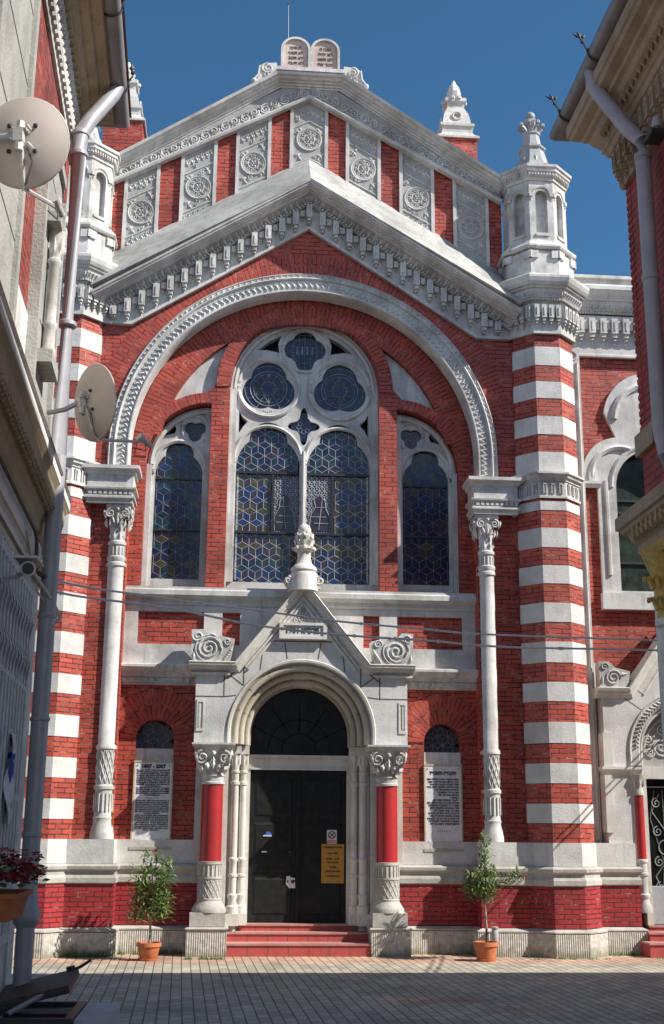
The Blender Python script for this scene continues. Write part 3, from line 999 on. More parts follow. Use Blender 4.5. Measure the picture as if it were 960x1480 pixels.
# --- outer wall: strips beside the columns, spandrel above the arch
mb = MB()
RA = 2.62
sp = [(-3.25, 6.5), (-RA, 6.5), (-RA, 7.13)] + arc(0, 7.13, RA, 180, 0, 56)[1:-1] + [(RA, 7.13), (RA, 6.5), (3.25, 6.5), (3.25, 9.1), (0, 11.0), (-3.25, 9.1)]
mb.slab([sp], front(OUT), .5)
for s_ in (-1, 1):
    mb.box(*sorted((s_ * 2.56, s_ * 3.25)), OUT, .1, 1.2, 6.497)
B(mb, "outer_wall", 'brick')
mb = MB()
ringarc(mb, 0, 7.13, 2.89, 3.24, 14, 166, OUT - .008, OUT + .05, 80)
B(mb, "voussoir_ring", 'brick_arch')

# archivolt: moulded white ring with leaf ornament, its soffit behind
R0 = 2.59
path = [(-R0, 6.83), (-R0, 6.98)] + [(-R0 * cos(radians(180 * i / 64)), 7.13 + R0 * sin(radians(180 * i / 64))) for i in range(65)] + [(R0, 6.98), (R0, 6.83)]
mb = MB()
prof = [(0, -.26), (0, .03), (.018, .055), (.035, .055), (.045, .03), (.20, .03), (.21, .06), (.225, .07), (.24, .06), (.25, .035), (.285, .035), (.30, .05), (.315, .035), (.315, -.1), (.1, -.26)]
mb.sweep(path, prof, 'xz', base=OUT)
nleaf = 96
for i in range(nleaf):
    t = pi * (i + .5) / nleaf
    c, s_ = -cos(t), sin(t)
    Mf = fp((R0 + .12) * c, OUT - .03, 7.13 + (R0 + .12) * s_, atan2(s_, c) - pi / 2)
    o_leaf(mb, Mf, 0, .0, .14, .05, pi / 2 + .5, .03)
    o_leaf(mb, Mf, .03, -.03, .10, .045, pi / 2 - .7, .026)
    o_spiral(mb, Mf, -.01, .035, .022, 1.0, 1, 0, .008)
    Mf = fp((R0 + .267) * c, OUT - .035, 7.13 + (R0 + .267) * s_, atan2(s_, c) - pi / 2)
    o_leaf(mb, Mf, 0, 0, .045, .06, pi / 2, .028)
for s_ in (-1, 1):
    for q in range(4):
        Mf = fp(s_ * (R0 + .12), OUT - .03, 6.87 + q * .08, -s_ * pi / 2)
        o_leaf(mb, Mf, 0, 0, .14, .05, pi / 2 + .5, .03); o_leaf(mb, Mf, .03, -.03, .1, .045, pi / 2 - .7, .026)
B(mb, "archivolt", 'ornament', None, True)

# --- imposts, engaged columns
for s_ in (-1, 1):
    x0, x1 = sorted((s_ * 2.50, s_ * 3.16))
    p = [(x0, .0), (x0, -.46), (x1, -.46), (x1, -.0)]
    mb = MB()
    prof = [(-.06, 0), (.0, 0), (.0, .05), (.03, .07), (.03, .10), (-.0, .12), (-.0, .17), (.045, .20), (.05, .225), (.0, .24), (0, .42), (.03, .44), (.05, .48), (.085, .50), (.085, .55), (-.06, .57)]
    mb.sweep(p, prof, base=6.24)
    mb.box(x0 + .02, x1 - .02, -.44, -.1, 6.26, 6.78)
    for q in range(9):
        o_box(mb, frame(((x0 + x1) / 2, -.46, 6.385)), -.30 + q * .072, -.255 + q * .072, -.02, .045, .025)
    B(mb, "impost_block", 'white')
    col = MB()
    cx, cy = s_ * 2.70, OUT + .05
    pr = [(.165, 1.56), (.165, 1.62), (.155, 1.66), (.15, 1.70), (.14, 1.74), (.13, 1.80), (.14, 1.84), (.128, 1.86), (.128, 2.20), (.145, 2.22), (.145, 2.26), (.128, 2.28), (.128, 2.74), (.146, 2.76), (.146, 2.80), (.125, 2.83),
          (.125, 5.32), (.145, 5.34), (.145, 5.38), (.128, 5.40), (.143, 5.43), (.143, 5.47), (.122, 5.49), (.122, 5.63), (.14, 5.65), (.14, 5.69), (.118, 5.71), (.118, 5.9)]
    col.lathe(pr, cx, cy, 20)
    colo = B(col, "engaged_column", 'white', None, True)
    cb = MB()
    for k in range(16):
        a = 2 * pi * k / 16
        cb.tube([(cx + .13 * cos(a), cy + .13 * sin(a), 1.92), (cx + .13 * cos(a), cy + .13 * sin(a), 2.16)], .014, 4)
    for k in range(14):
        for d_ in (-1, 1):
            cb.tube([(cx + .131 * cos(2 * pi * k / 14 + d_ * q * .18), cy + .131 * sin(2 * pi * k / 14 + d_ * q * .18), 2.30 + .0733 * q) for q in range(7)], .008, 4)
    B(cb, "carved_drum", 'ornament', colo)
    cb = MB()
    for k in range(16):
        a = 2 * pi * k / 16
        cb.tube([(cx + .122 * cos(a), cy + .122 * sin(a), 5.5), (cx + .122 * cos(a), cy + .122 * sin(a), 5.62)], .012, 4)
    B(cb, "fluted_neck", 'ornament', colo)
    cp = MB()
    cp.lathe([(.118, 5.68), (.122, 5.85), (.135, 6.0), (.155, 6.12), (.175, 6.2)], cx, cy, 16)
    cp.box(cx - .17, cx + .17, cy - .17, cy + .2, 6.17, 6.238)
    for k in (-1, 0, 1):
        a = -pi / 2 + k * pi / 2
        n_ = Vector((cos(a), sin(a), 0))
        Mf = frame((cx + n_.x * .135, cy + n_.y * .135, 5.86), (-n_.y, n_.x, 0), (n_.x * .15, n_.y * .15, 1))
        o_volutes(cp, Mf, .34, .34, 0, .016)
    for k in range(10):
        a = 2 * pi * k / 10
        n_ = Vector((cos(a), sin(a), 0))
        Mf = frame((cx + n_.x * .118, cy + n_.y * .118, 5.78), (-n_.y, n_.x, 0), (0, 0, 1))
        o_leaf(cp, Mf, 0, 0, .14, .07, pi / 2, .03)
    B(cp, "capital", 'ornament', colo, True)

# --- octagonal striped piers, with cornices and turrets
whites = [(1.56 + .26, 2.082), (2.357, 2.63), (2.907, 3.199), (3.489, 3.758), (4.038, 4.336), (4.621, 4.898), (5.183, 5.45), (5.719, 6.011), (6.28, 6.42), (6.50, 7.177), (7.454, 7.739), (8.026, 8.294), (8.557, 8.857)]
whites[0] = (1.819, 2.082)
for cx in (PL, PR_):
    mb = MB()
    z = 1.557
    for a, b in whites:
        octprism(mb, cx, PY, PA, z, a - .001, 0)
        octprism(mb, cx, PY, PA + .007, a, b, 1)
        z = b + .001
    octprism(mb, cx, PY, PA, z, 9.08, 0)
    pier = B(mb, "pier", ['brick', 'cast'])
    mb = MB()
    prof = [(0, 0), (.015, .0), (.015, .02), (.05, .05), (.06, .09), (.085, .10), (.085, .13), (0, .14)]
    mb.sweep(octa(cx, PY, PA + .008), prof, base=6.72, closed=True)
    prof = [(0, 0), (.02, 0), (.02, .03), (0, .04)]
    mb.sweep(octa(cx, PY, PA + .008), prof, base=6.46, closed=True)
    for i in range(8):
        if i in (3, 4, 5):
            continue
        Mf = octframe(cx, PY, PA + .007, i, 6.5)
        for q in (-1, 0, 1):
            o_box(mb, Mf, q * .12 - .028, q * .12 - .012, .03, .19, .022); o_box(mb, Mf, q * .12 + .012, q * .12 + .028, .03, .19, .022)
            o_box(mb, Mf, q * .12 - .028, q * .12 + .028, .165, .19, .024)
    B(mb, "band_moulding", 'white_old', pier)
    # cornice
    mb = MB()
    octprism(mb, cx, PY, PA + .055, 9.06, 9.585)
    prof = [(-.1, 0), (.06, 0), (.06, .035), (.09, .035), (.09, .055), (.11, .06), (.15, .13), (.155, .18), (.19, .19), (.19, .215), (.22, .225), (.25, .27), (.27, .33), (.27, .37), (.23, .40), (-.1, .42)]
    mb.sweep(octa(cx, PY, PA + .02), prof, base=9.56, closed=True)
    for i in range(8):
        if i in (3, 4, 5):
            continue
        Mf = octframe(cx, PY, PA + .055, i, 9.50)
        for q in (-1.5, -.5, .5, 1.5):
            M2 = Mf @ Matrix.Translation((q * .112, 0, 0))
            o_corbel(mb, M2, .075, .34, .085)
            if q < 1:
                o_box(mb, M2, .04, .072, -.12, -.0, .045)
                o_leaf(mb, M2, .056, -.15, .07, .05, pi / 2, .035)
        Mf = octframe(cx, PY, PA + .11, i, 9.593)
        for q in range(13):
            o_box(mb, Mf, -.235 + q * .038, -.212 + q * .038, -.018, .02, .022)
        Mf = octframe(cx, PY, PA + .155, i, 9.69) 
        for q in range(8):
            o_leaf(mb, Mf, -.22 + q * .063, 0, .11, .055, pi / 2, .035)
    cor = B(mb, "pier_cornice", 'ornament', pier)
    # turret
    mb = MB()
    tb = PA + .055
    octprism(mb, cx, PY, tb + .02, 9.96, 10.42, 0)
    octprism(mb, cx, PY, tb - .02, 10.40, 10.52, 0)
    prof = [(0, 0), (.05, 0), (.07, .03), (.07, .06), (.03, .10), (0, .12)]
    mb.sweep(octa(cx, PY, tb), prof, base=10.46, closed=True)
    octprism(mb, cx, PY, tb + .03, 10.56, 10.66, 0, tb - .06)
    octprism(mb, cx, PY, tb - .055 - .09, 10.66, 11.7, 0)
    hwid = (tb - .055) * math.tan(pi / 8)
    for i in range(8):
        Mf = octframe(cx, PY, tb - .055, i, 0)
        mb.slab([rect(-hwid, hwid, 10.64, 11.70), arched(-.095, .095, 10.78, 11.42, 12)], Mf, .088)
        mb.tube([(.135 * cos(radians(t)), 11.44 + .135 * sin(radians(t)), .0) for t in range(0, 181, 20)], .018, 5, 0, Mf)
        for s_ in (-1, 1):
            o_box(mb, Mf, s_ * .165 - .03, s_ * .165 + .03, 11.40, 11.46, .025)
            o_leaf(mb, Mf, s_ * .165, 11.36, .08, .05, -pi / 2, .02)
        o_box(mb, Mf, -.11, .11, 10.72, 10.76, .02)
        Mf = octframe(cx, PY, tb + .02, i, 0)
        for q in (-.5, .5):
            o_box(mb, Mf, q * .36 - .075, q * .36 + .075, 10.30, 10.42, .035)
    prof = [(-.06, 0), (.02, 0), (.02, .05), (.05, .07), (.05, .11), (.085, .14), (.085, .18), (.11, .20), (.11, .245), (-.06, .27)]
    mb.sweep(octa(cx, PY, tb - .055), prof, base=11.68, closed=True)
    for i in range(8):
        Mf = octframe(cx, PY, tb - .005, i, 11.79)
        for q in range(9):
            o_box(mb, Mf, -.2 + q * .047, -.175 + q * .047, -.03, .03, .02)
    octprism(mb, cx, PY, tb - .03, 11.90, 11.965, 0)
    tur = B(mb, "turret", 'white_old', pier)
    tur["label"] = "octagonal white turret with arched niches"
    # turret spire with bud finial
    mb = MB()
    n8 = pi / 8
    mb.lathe([(.40, 11.96), (.36, 12.02), (.26, 12.22), (.20, 12.44), (.23, 12.47), (.23, 12.50), (.16, 12.54), (.13, 12.74), (.15, 12.76), (.15, 12.79), (.10, 12.82)], cx, PY, 8, a0=n8)
    for k in range(8):
        a = n8 + 2 * pi * k / 8
        mb.ball((cx + .36 * cos(a), PY + .36 * sin(a), 12.04), .052, 0, 6)
        o_leaf(mb, frame((cx + .22 * cos(a - n8), PY + .22 * sin(a - n8), 12.26), (-sin(a - n8), cos(a - n8), 0), (-.4 * cos(a - n8), -.4 * sin(a - n8), 1)), 0, 0, .26, .11, pi / 2, .03)
        mb.tube([(cx + .08 * cos(a), PY + .08 * sin(a), 12.78), (cx + .13 * cos(a), PY + .13 * sin(a), 12.88), (cx + .185 * cos(a), PY + .185 * sin(a), 12.90)], .03, 5)
        mb.ball((cx + .19 * cos(a), PY + .19 * sin(a), 12.93), .045, 0, 6)
        mb.tube([(cx + .06 * cos(a), PY + .06 * sin(a), 12.9), (cx + .10 * cos(a), PY + .10 * sin(a), 13.02)], .03, 5)
    mb.lathe([(.07, 12.80), (.09, 12.92), (.12, 13.0), (.10, 13.04), (.06, 13.06)], cx, PY, 10)
    mb.ball((cx, PY, 13.12), .085, 0, 10)
    B(mb, "turret_spire", 'spire', pier, True, "grey metal spire with bud finial" )

# --- base of the facade: rough blocks, string moulding, brick dado, ribbed plinth
def base_run(path, name, y_in, closed=False):
    """path at the wall face; everything is offset outwards from it"""
    o = []
    b = MB()
    blk = [(-.1, 1.245), (.02, 1.245), (.02, 1.557), (-.1, 1.557)]
    b.sweep(path, blk, closed=closed, mat=0)
    stg = [(-.1, .985), (.06, .985), (.075, 1.0), (.075, 1.06), (.055, 1.10), (.055, 1.14), (.09, 1.17), (.095, 1.21), (.06, 1.24), (-.1, 1.243)]
    b.sweep(path, stg, closed=closed, mat=1)
    dd = [(-.1, .435), (.05, .435), (.05, .983), (-.1, .983)]
    b.sweep(path, dd, closed=closed, mat=2)
    pc = [(-.1, .375), (.10, .375), (.12, .385), (.12, .40), (.05, .432), (-.1, .433)]
    b.sweep(path, pc, closed=closed, mat=1)
    pl = [(-.1, 0), (.115, 0), (.115, .372), (-.1, .372)]
    b.sweep(path, pl, closed=closed, mat=3)
    return B(b, name, ['cast', 'base_stone', 'brick_base', 'plinth'])
for s_ in (-1, 1):
    cx = PL if s_ < 0 else PR_
    base_run(octa(cx, PY, PA), "pier_base", 0, True)
    if s_ < 0:
        base_run([(-3.3, OUT - .10), (-2.53, OUT - .10), (-2.53, -.02), (-1.30, -.02)], "wall_base", 0)
    else:
        base_run([(1.30, -.02), (2.53, -.02), (2.53, OUT - .10), (3.3, OUT - .10)], "wall_base", 0)

# --- raking corbel frieze and cornice under the gable
def line(a, s_):
    return lambda x: a - s_ * abs(x)
SL = .63
ang = math.atan(SL)
mb = MB()
top = line(11.24, SL); bot = line(10.78, .65)
pf = [(-3.2, 9.06), (-2.66, 9.06), (0, 10.78), (2.62, 9.06), (3.2, 9.06), (3.2, top(3.2)), (0, 11.24), (-3.2, top(3.2))]
mb.slab([pf], front(OUT - .05), .05)
for s_ in (-1, 1):
    d = 0.16
    x = .0
    k = 0
    while x < 2.98:
        if not (k == 0 and s_ > 0):
            Mf = frame((s_ * x, OUT - .05, top(x) - .075), (1, 0, 0), (0, 0, 1))
            h = min(.37, top(x) - .03 - (bot(x) if x < 2.62 else 9.06) - .08)
            o_corbel(mb, Mf, .092, h, .11)
            if x + .11 < 2.98:
                M2 = frame((s_ * (x + .105), OUT - .05, top(x + .105) - .10), (1, 0, 0), (0, 0, 1))
                o_box(mb, M2, -.035, .035, -.10, 0, .06)
                o_leaf(mb, M2, 0, -.14, .1, .07, -pi / 2, .05)
        x += .21; k += 1
# plain edge moulding along the bottom of the frieze
mb.sweep([(-3.15, 9.075), (-2.66, 9.075), (0, 10.795), (2.62, 9.075), (3.15, 9.075)], [(-.015, -.01), (.03, -.01), (.03, .03), (-.015, .03)], 'xz', base=OUT - .05)
B(mb, "corbel_frieze", 'white')
mb = MB()
c0 = 11.21
rp = [(-3.14, c0 - SL * 3.14), (0, c0), (3.14, c0 - SL * 3.14)]
prof = [(-.03, -.05), (-.03, .12), (.02, .12), (.025, .16), (.04, .165), (.085, .20), (.09, .27), (.105, .28), (.11, .33), (.125, .335), (.13, .385), (.145, .39), (.148, .415), (.165, .42), (.178, .445), (.19, .447), (.205, .455), (.205, -.05)]
mb.sweep(rp, prof, 'xz', base=OUT)
for s_ in (-1, 1):
    for i in range(66):
        t = (i + .5) * .0545
        x = s_ * t * cos(ang); z = c0 - t * sin(ang)
        if abs(x) > 3.0: continue
        Mf = frame((x, OUT - .12, z), (cos(ang), 0, -s_ * sin(ang)), (s_ * sin(ang), 0, cos(ang)))
        o_box(mb, Mf, -.016, .016, -.02, .018, .035)
        if i % 2 == 0:
            M3 = frame((x, OUT - .185, z + .062), (cos(ang), 0, -s_ * sin(ang)), (s_ * sin(ang), -.4, cos(ang)))
            o_leaf(mb, M3, 0, 0, .12, .085, pi / 2, .05)
            o_leaf(mb, M3, .05 * s_, .0, .09, .03, pi / 2, .06)
B(mb, "raking_cornice", 'ornament')
mb = MB()
prof = [(.208, .44), (.90, -.32), (.60, -.42), (.208, -.2)]
mb.sweep([(-3.14, c0 - .60 * 3.14), (0, c0), (3.14, c0 - .60 * 3.14)], prof, 'xz', base=OUT)
B(mb, "weathering_slope", 'slope')

# --- gable wall with brick strips and ornamental panels
gb = line(13.32, .55)
mb = MB()
mb.slab([[(-3.15, 9.6), (3.15, 9.6), (3.15, gb(3.15) + .1), (.6, 13.40), (-.6, 13.40), (-3.15, gb(3.15) + .1)]], front(0.02), .45)
B(mb, "gable_wall", 'brick')
panels = [(-2.921, -2.367), (-2.044, -1.472), (-1.173, -.61), (-.308, .312), (.605, 1.178), (1.48, 2.05), (2.355, 2.935)]
lo = line(12.02, .60)
for a, b in panels:
    mb = MB(); og = MB()
    mid = (a + b) / 2
    def shp(x0, x1, dz0, dz1):
        if x0 < 0 < x1:
            return [(x0, lo(x0) + dz0), (0, lo(0) + dz0), (x1, lo(x1) + dz0), (x1, gb(x1) - dz1), (0, gb(0) - dz1), (x0, gb(x0) - dz1)]
        return [(x0, lo(x0) + dz0), (x1, lo(x1) + dz0), (x1, gb(x1) - dz1), (x0, gb(x0) - dz1)]
    e = .055
    mb.slab([shp(a, b, 0, 0), shp(a + e, b - e, .1, .06)], front(-.03), .045)
    po = B(mb, "ornament_panel", 'white')
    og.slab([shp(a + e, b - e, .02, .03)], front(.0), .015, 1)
    # medallion and bands
    s0 = 0 if abs(mid) < .1 else (-1 if mid > 0 else 1)
    sh = s0 * .55
    tilt = math.atan(sh)
    hz = gb(mid) - .02; lz = lo(mid)
    cz = hz - .72
    Mc = frame((mid, -.002, cz), (1, 0, 0), (0, 0, 1))
    for R, r in ((.195, .018), (.165, .010), (.085, .010)):
        o_ring(og, Mc, 0, 0, R, r, 24)
    o_rosette(og, Mc, 0, 0, .085, 6, .03)
    for k in range(8):
        a_ = 2 * pi * k / 8
        o_spiral(og, Mc, .123 * cos(a_), .123 * sin(a_), .034, 1.1, 1 if k % 2 else -1, a_, .008)
    for k in range(12):
        a_ = 2 * pi * (k + .5) / 12
        o_leaf(og, Mc, .145 * cos(a_), .145 * sin(a_), .045, .025, a_, .02)
    hw = (b - a) / 2 - e
    def zz(u): return sh * u if s0 else -.55 * abs(u)
    for base_, cnt in ((hz - .20, 0), (hz - .38, 1), (hz - 1.06, 1), (hz - 1.18, 0)):
        if cnt == 1:
            pts = [(mid + u, -.004, base_ + zz(u)) for u in (-hw, -hw / 2, 0, hw / 2, hw)]
            og.tube(pts, .013, 5)
        else:
            for q in range(6):
                u = -hw + (q + .5) * hw / 3
                Mq = frame((mid + u, -.002, base_ + zz(u)), (1, 0, 0), (0, 0, 1))
                o_leaf(og, Mq, 0, 0, .13, .05, pi / 2 + .5, .025); o_leaf(og, Mq, .035, 0, .13, .04, pi / 2 - .5, .025)
                o_spiral(og, Mq, .0, .045, .02, 1, 1, 0, .007)
    rq = random.Random(int(mid * 100))
    for q in range(26):
        u = rq.uniform(-hw + .03, hw - .03); vv = rq.uniform(-1.3, .62)
        if hypot(u, vv) < .22 or abs(vv - .34) < .03 or abs(vv + .34) < .03: continue
        Mq = frame((mid + u, -.002, cz + vv + zz(u)), (1, 0, 0), (0, 0, 1))
        if cz + vv + zz(u) < lo(mid + u) + .12 or cz + vv + zz(u) > gb(mid + u) - .1: continue
        o_spiral(og, Mq, 0, 0, .034, 1.2, rq.choice((-1, 1)), rq.uniform(0, 6), .008)
        o_leaf(og, Mq, .03, .03, .08, .035, rq.uniform(0, 6), .02)
    for su in (-1, 1):
        for sv in (-1, 1):
            u = su * (hw - .07); Mq = frame((mid + u, -.002, cz + sv * .22 + zz(u) * .8), (1, 0, 0), (0, 0, 1))
            o_leaf(og, Mq, 0, 0, .14, .06, atan2(sv, su), .025); o_leaf(og, Mq, -.04 * su, .05 * sv, .1, .05, atan2(sv, -su), .025)
            o_spiral(og, Mq, .02 * su, -.02 * sv, .032, 1.1, su, 0, .009)
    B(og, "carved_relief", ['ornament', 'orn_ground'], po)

# scroll band and coping of the gable
mb = MB()
bt = line(13.31, .55); tp = line(13.74, .605)
fl = 13.60
xf = (13.74 - fl) / .605
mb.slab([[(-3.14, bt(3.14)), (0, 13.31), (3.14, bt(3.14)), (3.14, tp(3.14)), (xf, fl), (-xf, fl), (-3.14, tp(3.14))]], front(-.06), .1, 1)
a2 = math.atan(.575)
mb.sweep([(-3.14, bt(3.14)), (0, 13.31), (3.14, bt(3.14))], [(-.03, -.05), (-.03, .05), (.0, .065), (.02, .065), (.03, .03), (.05, .02), (.05, -.05)], 'xz', base=-.06, mat=0)
for s_ in (-1, 1):
    for i in range(20):
        x = .10 + i * .158
        if x > 3.05: break
        z = (bt(x) + .05 + min(fl, tp(x)) - .10) / 2 - .012
        Mf = frame((s_ * x, -.062, z), (cos(a2), 0, -s_ * sin(a2)), (s_ * sin(a2), 0, cos(a2)))
        d_ = 1 if i % 2 else -1
        o_spiral(mb, Mf, 0, d_ * .01, .078, 1.7, s_ * d_, 0 if d_ > 0 else pi, .016)
        mb.tube([Vector((-.085 * s_, -d_ * .06, .008)), Vector((-.04 * s_, -d_ * .075, .01)), Vector((.02 * s_, -d_ * .065, .01)), Vector((.064 * s_, 0, .008))], .014, 5, 0, Mf)
        o_leaf(mb, Mf, .07 * s_, -d_ * .045, .08, .04, d_ * .9, .025)
        o_leaf(mb, Mf, -.05 * s_, d_ * .055, .07, .035, -d_ * .6, .025)
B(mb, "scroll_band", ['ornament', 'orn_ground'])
mb = MB()
ce = lambda x: 14.00 - .665 * abs(x)
xt = (14.0 - 13.64) / .665
cp = [(-3.2, ce(3.2)), (-xt, 13.64), (xt, 13.64), (3.2, ce(3.2))]
prof = [(-.17, -.05), (-.17, .012), (-.145, .02), (-.14, .045), (-.115, .05), (-.105, .09), (-.085, .10), (-.08, .14), (-.045, .17), (-.04, .21), (-.02, .22), (.0, .23), (.012, .20), (.012, -.35), (-.17, -.35)]
mb.sweep(cp, prof, 'xz', base=-.06)
B(mb, "gable_coping", 'white')
mb = MB()
mb.slab([[(-3.2, ce(3.2) - .2), (3.2, ce(3.2) - .2), (3.2, ce(3.2) + .05), (.62, 13.75), (.3, 13.9), (-.56, 13.92), (-.62, 13.80), (-3.2, ce(3.2) + .16)]], front(.45), .25)
B(mb, "parapet_wall", 'brick')

# scrolls and tablets on the gable top
for s_ in (-1, 1):
    mb = MB()
    Mf = frame((s_ * .70, -.18, 13.72), (s_, 0, 0), (0, 0, 1))
    if s_ < 0:
        Mf = frame((-.70, -.18, 13.72), (1, 0, 0), (0, 0, 1))
    sx = s_
    outl = [(-.15 * sx, -.16), (.26 * sx, -.34), (.24 * sx, -.20), (.16 * sx, -.17), (.13 * sx, .06), (.06 * sx, .12), (-.15 * sx, .14)]
    mb.slab([outl if sx > 0 else outl[::-1]], Mf, .22)
    o_spiral(mb, Mf, 0, .02, .10, 1.8, -sx, pi / 2, .018)
    o_spiral(mb, Mf, .01 * sx, -.10, .06, 1.4, sx, 0, .014)
    mb.tube([Vector((.13 * sx, .06, .01)), Vector((.15 * sx, -.1, .01)), Vector((.22 * sx, -.2, .01))], .018, 5, 0, Mf)
    mb.ball((.22 * sx, -.22, 0), .05, 0, 6, Mf)
    B(mb, "gable_scroll", 'ornament')
mb = MB(); mb.box(-.56, .56, -.30, .3, 13.655, 13.72)
B(mb, "tablet_plinth", 'white_old')
heb = {-1: ["לא תרצח", "לא תנאף", "לא תגנב", "לא תענה", "לא תחמד"], 1: ["אנכי ה", "לא יהיה", "לא תשא", "זכור את", "כבד את"]}
for s_ in (-1, 1):
    c = s_ * .243
    mb = MB()
    mb.slab([arched(c - .2425, c + .2425, 13.72, 14.16, 20, .225), arched(c - .205, c + .205, 13.745, 14.155, 20, .195)], front(-.16), .12)
    mb.slab([arched(c - .21, c + .21, 13.73, 14.155, 20, .20)], front(-.12), .08, 1)
    to = B(mb, "commandment_tablet", ['white_old', 'tablet_face'])
    mb = MB()
    for i, tx in enumerate(heb[s_]):
        put_text(mb, frame((c, -.122, 14.20 - i * .096)), tx, .082, 0, 0, .003, maxw=.24 if i else .18, rtl=True, bold=.0015)
    B(mb, "hebrew_lettering", 'carved_dark', to)
mb = MB(); mb.tube([(-.36, .2, 13.6), (-.365, .2, 14.8), (-.37, .2, 15.28)], .014, 6, r1=.007)
mb.ball((-.37, .2, 15.28), .018)
B(mb, "lightning_rod", 'iron')
# obelisks on brick blocks behind the gable
for s_ in (-1, 1):
    cx = 2.67 if s_ > 0 else -3.12; cy = 1.35
    mb = MB(); mb.box(cx - .33, cx + .33, cy - .33, cy + .33, 11.6, 13.40)
    bl = B(mb, "brick_block", 'brick')
    mb = MB()
    q4 = pi / 4
    k2 = sqrt(2)
    mb.lathe([(.37 * k2, 13.40), (.37 * k2, 13.44), (.30 * k2, 13.50), (.27 * k2, 13.56), (.27 * k2, 13.66), (.30 * k2, 13.68), (.30 * k2, 13.73), (.25 * k2, 13.76), (.22 * k2, 13.95), (.15 * k2, 14.12), (.15 * k2, 14.2), (.19 * k2, 14.24), (.19 * k2, 14.30), (.12 * k2, 14.32)], cx, cy, 4, a0=q4)
    for k in range(4):
        Mf = frame((cx, cy - .24, 13.9)) if k == 0 else frame((cx + (.24 if k == 1 else -.24), cy, 13.9), (0, 1 if k == 1 else -1, 0))
        if k < 3:
            o_ring(mb, Mf, 0, .0, .07, .02, 12)
    for k in range(10):
        a = 2 * pi * k / 10
        mb.ball((cx + .19 * cos(a), cy + .19 * sin(a), 14.31), .05, 0, 6)
    mb.lathe([(.06, 14.32), (.11, 14.42), (.13, 14.50), (.10, 14.60), (.05, 14.68), (.02, 14.76)], cx + .0, cy, 10)
    B(mb, "obelisk", 'white', bl, False)
# ------------------------------------------------------------------ the main portal
FY = -.36
por = empty("portal"); por.parent = syn; por.location = -syn.location
por["label"] = "white stone portal with steep gable over dark double door"
mb = MB()
body = [(-1.495, 2.86), (-1.05, 2.86), (-1.05, 3.0)] + arc(0, 3.0, 1.05, 180, 0, 40)[1:] + [(1.05, 2.86), (1.495, 2.86), (1.495, 3.90), (.97, 3.95), (0, 5.12), (-.97, 3.95), (-1.495, 3.90)]
mb.slab([body], front(FY), .38)
# ashlar joints
def jl(pts, y=FY - .0015, r=.0085):
    for (x0, z0), (x1, z1) in zip(pts[:-1], pts[1:]):
        d = Vector((x1 - x0, 0, z1 - z0)); n = Vector((-d.z, 0, d.x)).normalized() * r
        mb.add([(x0 + n.x, y, z0 + n.z), (x1 + n.x, y, z1 + n.z), (x1 - n.x, y, z1 - n.z), (x0 - n.x, y, z0 - n.z)], [(0, 1, 2, 3)], 1)
for s_ in (-1, 1):
    jl([(s_ * 1.495, 3.50), (s_ * 1.10, 3.50), (s_ * .93, 3.52)])
    jl([(s_ * 1.10, 3.50), (s_ * 1.10, 3.86)])
    jl([(s_ * .83, 3.66), (s_ * 1.10, 3.86)])
    jl([(s_ * 1.12, 3.72), (s_ * .83, 3.95)]); jl([(s_ * .83, 3.66), (s_ * .83, 4.05)])
    jl([(s_ * .60, 3.88), (s_ * .56, 4.30)])
    jl([(s_ * .22, 4.05), (s_ * .26, 4.28)])
jl([(-.72, 4.30), (.72, 4.30)])
po = B(mb, "portal_front", ['cast', 'joint'], por)
# raking mouldings and the horizontal returns
mb = MB()
gpath = [(-1.60, 3.97), (-.955, 3.97), (0, 5.17), (.955, 3.97), (1.60, 3.97)]
prof = [(-.125, -.2), (-.125, .01), (-.11, .03), (-.10, .03), (-.095, .06), (-.07, .065), (-.065, .09), (-.045, .095), (-.04, .12), (-.015, .125), (0, .135), (.012, .12), (.012, -.2)]
mb.sweep(gpath, prof, 'xz', base=FY)
prof = [(-.225, -.02), (-.225, .008), (-.215, .03), (-.195, .03), (-.19, .004), (-.178, .004), (-.17, .042), (-.148, .042), (-.143, .004), (-.126, .004), (-.126, -.02)]
mb.sweep([(-.93, 4.02), (0, 5.17), (.93, 4.02)], prof, 'xz', base=FY)
mb.box(-1.57, -1.02, FY - .05, FY + .3, 3.80, 3.835); mb.box(1.02, 1.57, FY - .05, FY + .3, 3.80, 3.835)
B(mb, "raking_moulding", 'stone', por)
# side slots
for s_ in (-1, 1):
    mb = MB()
    mb.box(*sorted((s_ * 1.37, s_ * 1.47)), FY - .012, FY, 3.02, 3.06); mb.box(*sorted((s_ * 1.37, s_ * 1.385)), FY - .012, FY, 3.06, 3.42)
    mb.box(*sorted((s_ * 1.455, s_ * 1.47)), FY - .012, FY, 3.06, 3.42); mb.box(*sorted((s_ * 1.37, s_ * 1.47)), FY - .012, FY, 3.42, 3.46)
    mb.box(*sorted((s_ * 1.42, s_ * 1.44)), FY - .010, FY, 3.08, 3.40)
    B(mb, "side_slot", 'stone', por)
